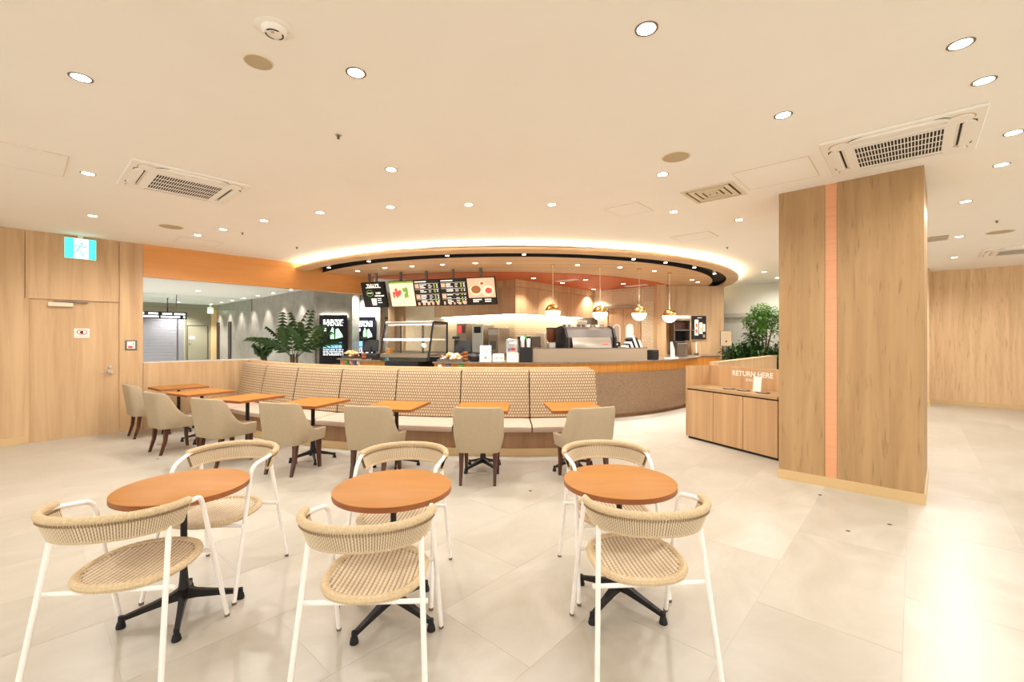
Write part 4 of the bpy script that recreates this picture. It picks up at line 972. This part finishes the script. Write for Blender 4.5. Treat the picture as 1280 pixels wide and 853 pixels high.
MB().box(-.19, .19, -.04, 0, 0.0, .62).build('frame', M_BLK, ps)
for (x0, x1, z0, z1, m) in ((-.12, -.02, .1, .52, M_MENUC), (.01, .09, .14, .44, M_MENUC), (.11, .16, .2, .4, M_MENUC), (-.10, -.04, .16, .26, M_MENUR), (-.10, -.04, .32, .42, M_MENUBR), (.03, .07, .2, .3, M_MENUG), (.1, .16, .04, .12, M_PANEL)): MB().box(x0, x1, -.044 if m is M_MENUC else -.047, -.04, z0, z1).build('picture', m, ps)
MB().box(-.05, .07, -.043, -.04, .56, .58).build('lettering', M_PAPER, ps)
fl_ = cthing('flower_card', 'colourful flowered card under the wall poster', 'card', 873, 4.9)
fl_.location = (4.87, 11.75, ZT)
MB().box(-.12, .12, -.01, .01, 0.05, .33).build('card', M_PAPER, fl_); MB().box(-.05, .09, -.014, -.009, .16, .30).build('pink_print', M_PINK, fl_); MB().box(-.1, -.02, -.016, -.009, .06, .16).build('yellow_print', M_YEL, fl_); MB().box(.02, .08, -.016, -.012, .2, .26).build('blue_print', M_BLUE, fl_); MB().box(-.14, .14, -.06, .06, 0, .05).build('base', M_STEELD, fl_)
ct2 = cthing('counter_extension', 'x', 'x', 873, 4.9); bpy.data.objects.remove(ct2)
MB().box(4.04, 5.25, 11.3, 11.98, .02, 1.05).build('back_cabinet', W_BAM, ct, loc=(-C.x, -C.y, 0)); MB().box(4.04, 5.27, 11.28, 11.98, 1.05, 1.08).build('back_worktop', M_TOP, ct, loc=(-C.x, -C.y, 0))
# back of house machines
bcn = thing('back_counter', 'low steel back counter under the oak cabinets', 'counter', room(-7.0, 7.87), ROT)
MB().box(-4.6, .25, -.35, .32, 0, 1.12).box(-.32, .25, .33, 3.3, 0, 1.12).build('body', M_STEEL, bcn); MB().box(-4.6, .27, -.37, .32, 1.12, 1.15).box(-.32, .27, .33, 3.3, 1.12, 1.15).build('top', M_STEELD, bcn)
def back_box(x, y, w_, d_, h_, m, nm, lb, cat, parts=None, z=1.15):
    p = room(-7.0 + x, 7.87 + y, z); t = thing(nm, lb, cat, p, ROT); MB().bbox(-w_ / 2, w_ / 2, -d_ / 2, d_ / 2, 0, h_, .01).build('body', m, t)
    for n_, (x0, x1, z0, z1), mm in (parts or []): MB().box(x0, x1, -d_ / 2 - .006, -d_ / 2 + .001, z0, z1).build(n_, mm, t)
back_box(-.55, 0, .34, .4, .62, M_PANEL, 'coffee_brewer', 'tall beige coffee brewer behind the till', 'coffee machine', [('tap_panel', (-.1, .1, .1, .3), M_STEELD), ('brew_head', (-.15, .15, .45, .58), M_STEEL)])
back_box(-1.15, .05, .4, .4, .72, M_STEEL, 'ice_dispenser', 'steel dispenser with dark control panel behind the till', 'dispenser', [('control_panel', (-.12, .12, .5, .66), M_BLK)])
back_box(-1.75, .05, .4, .4, .75, M_PANEL, 'juice_machine', 'beige juice machine behind the display case edge', 'machine', [('picture', (-.15, .0, .5, .7), M_MENUR), ('picture', (.02, .15, .5, .7), M_BROWN)])
back_box(.0, .5, .42, .4, .42, M_STEELD, 'oven', 'grey counter oven behind the clear dispenser', 'oven', [('oven_door', (-.18, .1, .06, .34), M_PANEL), ('vent', (-.18, .18, .36, .39), M_BLK)])
back_box(-.02, 1.1, .3, .3, .5, M_PANEL, 'water_boiler', 'beige water boiler near the kitchen corner', 'boiler', [('tap', (-.03, .03, .1, .2), M_BLK)])
back_box(.0, 2.5, .45, .5, .85, M_PAPER, 'ice_machine', 'white ice machine behind the espresso machine', 'machine', [('door_panel', (-.2, .2, .4, .75), M_CREAM)])
back_box(.05, 3.05, .5, .3, .95, M_GREYT, 'fridge_tower', 'dark tall appliance beside swing doors', 'appliance', [('door_panel', (-.2, .2, .1, .85), M_STEELD)])

# ================================================================== CEILING FITTINGS
def downlight(u, v, z=CEIL, r=.052, power=DOWN_W, label='recessed round downlight with dark rim in the cream ceiling', group='downlights in the cream ceiling', pos=None, size=165, colr=DOWN_COL, lamp=None):
    p = pos if pos is not None else plan(u, v, z)
    t = thing('downlight', label, 'downlight', (p.x, p.y, z), 0, group)
    rim = bpy.data.meshes.get('downlight_rim_%d' % int(r * 1000)); fc = bpy.data.meshes.get('downlight_face_%d' % int(r * 1000))
    if not rim:
        rim = MB().lathe([(r * .88, -.0021), (r * 1.0, -.004), (r * 1.1, -.003), (r * 1.12, 0), (r * .88, -.001)], 28).mesh('downlight_rim_%d' % int(r * 1000), True); rim.materials.append(M_RIM)
        fc = MB().lathe([(0, -.0012), (r * .6, -.0012), (r * .88, -.002)], 28).mesh('downlight_face_%d' % int(r * 1000), True); fc.materials.append(M_LAMP)
    link('rim', rim, None, t); link('lamp_face', fc, None, t)
    if power: spot(t, (0, 0, -.02), power, size, colr)
    return t
DL = [(101, 97), (445, 91), (808, 36), (1201, 55), (1230, 101), (979, 144), (1267, 166), (1252, 206), (828, 218), (489, 212), (110, 217), (116, 270), (330, 276), (400, 266), (488, 259), (586, 256), (690, 256), (842, 265), (924, 275), (279, 287), (247, 294), (1207, 252), (1199, 296), (1193, 322)]
DLAB = ['large downlight alone in the ceiling in front of the door wall air conditioner', 'bright downlight beside the smoke detector and its round speaker', 'brightest downlight above the round table by the column', 'downlight above the column side air conditioner, farther one of the pair', 'downlight touching the corner of the column side air conditioner', 'downlight between the speaker and column side air conditioner', 'downlight at the short end of the column side air conditioner', 'downlight right behind the column side air conditioner',
        'downlight next to the round speaker and the air diffuser', 'downlight alone over the banquette middle behind the sprinkler head', 'downlight between the door wall air conditioner and the oak door', 'downlight directly above the exit sign']
ARC = 'small downlight in the row curving round the canopy'
for k, (u, v) in enumerate(DL):
    lb = DLAB[k] if k < 12 else ARC if k < 21 else 'small downlight between the column and the knotty oak wall'
    downlight(u, v, power=DOWN_W * (4.2 if k >= 21 else 2.0 if k >= 10 else 1.0), label=lb, group='downlights in the cream ceiling' if k < 12 else 'downlight row round the canopy' if k < 21 else 'downlights before the knotty oak wall')
# the same lamps go on behind the camera
for x, y in ((-3.4, .3), (-1.1, .2), (1.3, .4), (3.6, .5), (-2.2, -2.0), (.3, -2.0), (2.8, -2.0), (5.2, -1.0), (-4.6, -1.2), (6.0, 1.6), (-5.0, 1.8)):
    downlight(0, 0, pos=Vector((x, y, CEIL)), label='downlight in the ceiling over the open floor before the round tables', group='downlights over the open floor')
# canopy downlights
CD = [(447, 339), (481, 335), (515, 333), (553, 331), (594, 329), (636, 329), (722, 331.5), (775, 334.5), (818, 339), (865, 350), (872, 353)]
for k, (u, v) in enumerate(CD): downlight(u, v, ZS - .0005, .05, 110 if k > 4 else 80, 'small dark rimmed downlight in the oak canopy', 'downlights in the oak canopy', size=100)
for u, v in [(667, 348), (732, 350), (703, 354), (742, 362), (779, 355)]: downlight(u, v, ZS - .0125, .06, 85, 'white downlight in the orange kitchen ceiling', 'downlights in the orange ceiling', size=110)
for k, (u, v) in enumerate(((708, 350.5), (795, 357))):
    p = plan(u, v, ZS - .013); t = thing('air_slot', ['white slot vent between pendants in the orange ceiling', 'white slot vent near swing doors in the orange ceiling'][k], 'vent', p, ROT); MB().box(-.3, .3, -.09, .09, -.012, 0).build('frame', M_WHITE, t)
    for q in range(3): MB().box(-.27, .27, -.06 + q * .05, -.045 + q * .05, -.014, -.011).build('slot', M_CREAM, t)
# track spots in the black slot
for k, u in enumerate((411, 461, 559, 655, 792, 832, 868, 893)):
    a = ang(u, 5.56); t = thing('track_spot', 'small spotlight in the black canopy slot', 'spotlight', pol(5.56, a, 3.03), a, 'spotlights in the canopy slot')
    MB().lathe([(0, 0), (.03, 0), (.03, -.05), (.036, -.1), (.0, -.1)], 16).build('housing', M_WHITE, t, True); MB().lathe([(0, -.1005), (.034, -.1005), (.0345, -.098)], 16).build('lamp_face', M_LAMP, t, True)
    spot(t, (0, 0, -.11), 80, 100)
# air conditioners
def cassette(x, y, label, rz=ROT):
    t = thing('air_conditioner', label, 'air conditioner', (x, y, CEIL), rz, 'ceiling air conditioners')
    MB().bbox(-.475, .475, -.475, .475, -.022, 0, .008).build('panel', M_WHITE, t)
    MB().bbox(-.33, .33, -.33, .33, -.034, -.02, .006).build('grille_panel', M_WHITE, t)
    g = MB().box(-.262, .262, -.262, .262, -.0375, -.033).build('grille_shadow', M_DARK, t)
    for k in range(5): MB().box(-.265, .265, -.265 + k * .1315, -.265 + k * .1315 + .016, -.0395, -.036).build('grille_bar', M_WHITE, t)
    for k in range(27): MB().box(-.264 + k * .0203, -.264 + k * .0203 + .0065, -.264, .264, -.0388, -.036).build('grille_slat', M_WHITE, t)
    for k in range(4):
        rt = Matrix.Rotation(k * PI / 2, 3, 'Z')
        lv = MB().prism([(-.24, -.36), (.24, -.36), (.29, -.375), (.25, -.42), (-.25, -.42), (-.29, -.375)], -.036, -.02); lv.v = [tuple(rt @ Vector(v)) for v in lv.v]; lv.build('louvre', M_WHITE, t)
        sl = MB().prism([(-.25, -.345), (.25, -.345), (.24, -.358), (-.24, -.358)], -.0235, -.021).prism([(-.30, -.39), (-.255, -.432), (-.2, -.435), (-.245, -.422)], -.0235, -.021).prism([(.30, -.39), (.255, -.432), (.2, -.435), (.245, -.422)], -.0235, -.021); sl.v = [tuple(rt @ Vector(v)) for v in sl.v]; sl.build('air_gap', M_DARK, t)
        cp = MB().prism([(.34 + .07 * math.cos(a), .34 + .07 * math.sin(a)) for a in [2 * PI * i / 16 for i in range(16)]], -.033, -.02); cp.v = [tuple(rt @ Vector(v)) for v in cp.v]; cp.build('corner_cover', M_WHITE, t)
        cg = MB().prism([(.34 + .082 * math.cos(a), .34 + .082 * math.sin(a)) for a in [2 * PI * i / 16 for i in range(16)]], -.0235, -.0215); cg.v = [tuple(rt @ Vector(v)) for v in cg.v]; cg.build('corner_gap', M_TAN, t)
cassette(-3.31, 4.5, 'square ceiling air conditioner between the oak door and the banquette', ROT + PI / 2); cassette(3.12, 3.6, 'square ceiling air conditioner beside the oak column top'); cassette(8.9, 7.8, 'square ceiling air conditioner before the knotty oak wall')
# smoke detector, speakers, diffuser, panels
sd_ = thing('smoke_detector', 'round cream smoke detector in its recessed ring', 'smoke detector', ceil_pt(343, 36))
MB().lathe([(.0, -.004), (.085, -.004), (.09, 0)], 32).build('ring', M_WHITE, sd_, True); MB().lathe([(0, -.03), (.045, -.028), (.058, -.015), (.06, -.004)], 32).build('dome', M_WHITE, sd_, True)
for k in range(3): MB().lathe([(.036, -.0305), (.043, -.0295), (.043, -.022), (.036, -.022)], 6, a0=k * 2.1, a1=k * 2.1 + 1.5).build('slot', M_DARK, sd_)
MB().lathe([(0, -.033), (.007, -.033), (.007, -.028)], 10, 0, -.02).build('indicator', M_TAN, sd_)
for u, v, r, lb in ((323, 77, .075, 'round tan ceiling speaker beside the smoke detector'), (845, 196, .115, 'round tan ceiling speaker near the air diffuser'), (214, 283.5, .14, 'round tan ceiling speaker above the orange bulkhead'), (1250, 290, .15, 'round tan ceiling speaker before the knotty oak wall')):
    t = thing('ceiling_speaker', lb, 'speaker', ceil_pt(u, v)); MB().lathe([(r * .93, -.006), (r, -.005), (r * 1.03, 0)], 32).build('rim', M_CREAM, t, True); MB().lathe([(0, -.0045), (r * .95, -.0045), (r * .95, -.001)], 32).build('cloth', M_SPK, t)
df = thing('air_diffuser', 'square ceiling air diffuser with nested louvres', 'vent', ceil_pt(892, 241), ROT)
for q, (a, b) in enumerate(((.26, .225), (.20, .155), (.135, .095), (.075, .04))):
    z0 = -.012; m = MB(); m.box(-a, a, -a, -b, z0, -.002).box(-a, a, b, a, z0, -.002).box(-a, -b, -b, b, z0, -.002).box(b, a, -b, b, z0, -.002); m.build('louvre_ring' if q else 'frame', M_CREAM, df)
MB().box(-.22, .22, -.22, .22, -.004, -.001).build('dark_throat', M_DARK, df); MB().box(-.03, .03, -.03, .03, -.012, -.002).build('centre_plate', M_CREAM, df)
for u, v, a, b, lb in ((786, 262, .21, .21, 'small square ceiling access panel next to canopy'), (868, 296, .28, .22, 'rectangular ceiling access panel touching the cove glow'), (970, 218, .3, .3, 'large square ceiling access panel beside the diffuser'), (20, 196, .35, .3, 'square ceiling access panel above the oak door wall'), (248, 303, .28, .28, 'square ceiling access panel above the orange bulkhead')):
    t = thing('access_panel', lb, 'access panel', ceil_pt(u, v), ROT); MB().box(-a, a, -b, b, -.004, -.001).build('panel', M_CEIL, t)
    m = MB(); e = .007; m.box(-a - e, a + e, -b - e, -b, -.005, 0).box(-a - e, a + e, b, b + e, -.005, 0).box(-a - e, -a, -b, b, -.005, 0).box(a, a + e, -b, b, -.005, 0); m.build('frame', M_CREAM, t)
gr2 = thing('ceiling_grille', 'dark square mesh grille in the ceiling behind the column', 'vent', ceil_pt(1163, 299), ROT); MB().box(-.2, .2, -.2, .2, -.006, -.001).build('backing', M_DARK, gr2)
for k in range(9): MB().box(-.2, .2, -.2 + k * .048, -.19 + k * .048, -.012, -.005).build('bar', M_CREAM, gr2)
for u, v, lb in ((423, 169, 'tiny sprinkler head between two downlights'), (371, 309, 'tiny sprinkler head above the canopy left end'), (303, 291, 'tiny sprinkler head near the orange bulkhead'), (909, 309, 'tiny sprinkler head above the canopy right end'), (1246, 276, 'tiny sprinkler head near the ceiling speaker')):
    t = thing('sprinkler_head', lb, 'sprinkler', ceil_pt(u, v)); MB().lathe([(0, -.004), (.022, -.004), (.025, 0)], 14).build('plate', M_STEEL, t, True); MB().lathe([(0, -.03), (.012, -.028), (.008, -.004)], 10).build('nozzle', M_STEELD, t, True)
# floor sockets
for u, v, lb in ((1025, 619, 'tiny floor bolt by the column foot'), (1060, 664, 'tiny floor bolt in front of the column'), (1112, 656, 'tiny floor bolt before the column corner'), (197, 574, 'tiny floor bolt before the tub chairs'), (663, 614, 'tiny floor bolt between the banquette and round tables')):
    t = thing('floor_bolt', lb, 'bolt', plan(u, v, 0)); MB().lathe([(0, .002), (.014, .002), (.017, 0)], 12).build('cap', M_STEELD, t, True); MB().box(-.008, .008, -.0015, .0015, .002, .0026).build('slot', M_DARK, t)
# lobby lamps
for k in range(7):
    p = room(-13.6 - k * 1.35, 5.35); downlight(0, 0, 2.95, .06, 130, 'wall washer downlight along the grey lobby wall', 'lobby wall washers', pos=Vector((p.x, p.y, 2.95)), size=80, colr=(1, .95, .88))
for k, (x, y) in enumerate(((-13, 2.5), (-16, 1.0), (-16, 3.6), (-19.5, 2.4), (-21.5, 4.2), (-21.5, 1.0))):
    p = room(x, y); downlight(0, 0, 2.95, .07, 420, 'downlight in the pale lobby ceiling', 'lobby ceiling downlights', pos=Vector((p.x, p.y, 2.95)), size=130, colr=(1, .97, .93))
for x, y in ((-4.6, 14.8), (-4.3, 13.1)): downlight(0, 0, 2.95, .07, 260, 'downlight above the grey double door, plus an added one at the directory', 'lobby door downlights', pos=Vector((x, y, 2.95)), size=130, colr=(1, .97, .95))  # the nearer lamp is added to brighten the second directory pier
# lamps over the planting
for x, y in ((5.9, 10.4), (6.8, 11.4), (5.9, 9.2)): downlight(0, 0, pos=Vector((x, y, CEIL)), power=60, label='downlight in the ceiling over the planter', group='downlights over the planter')
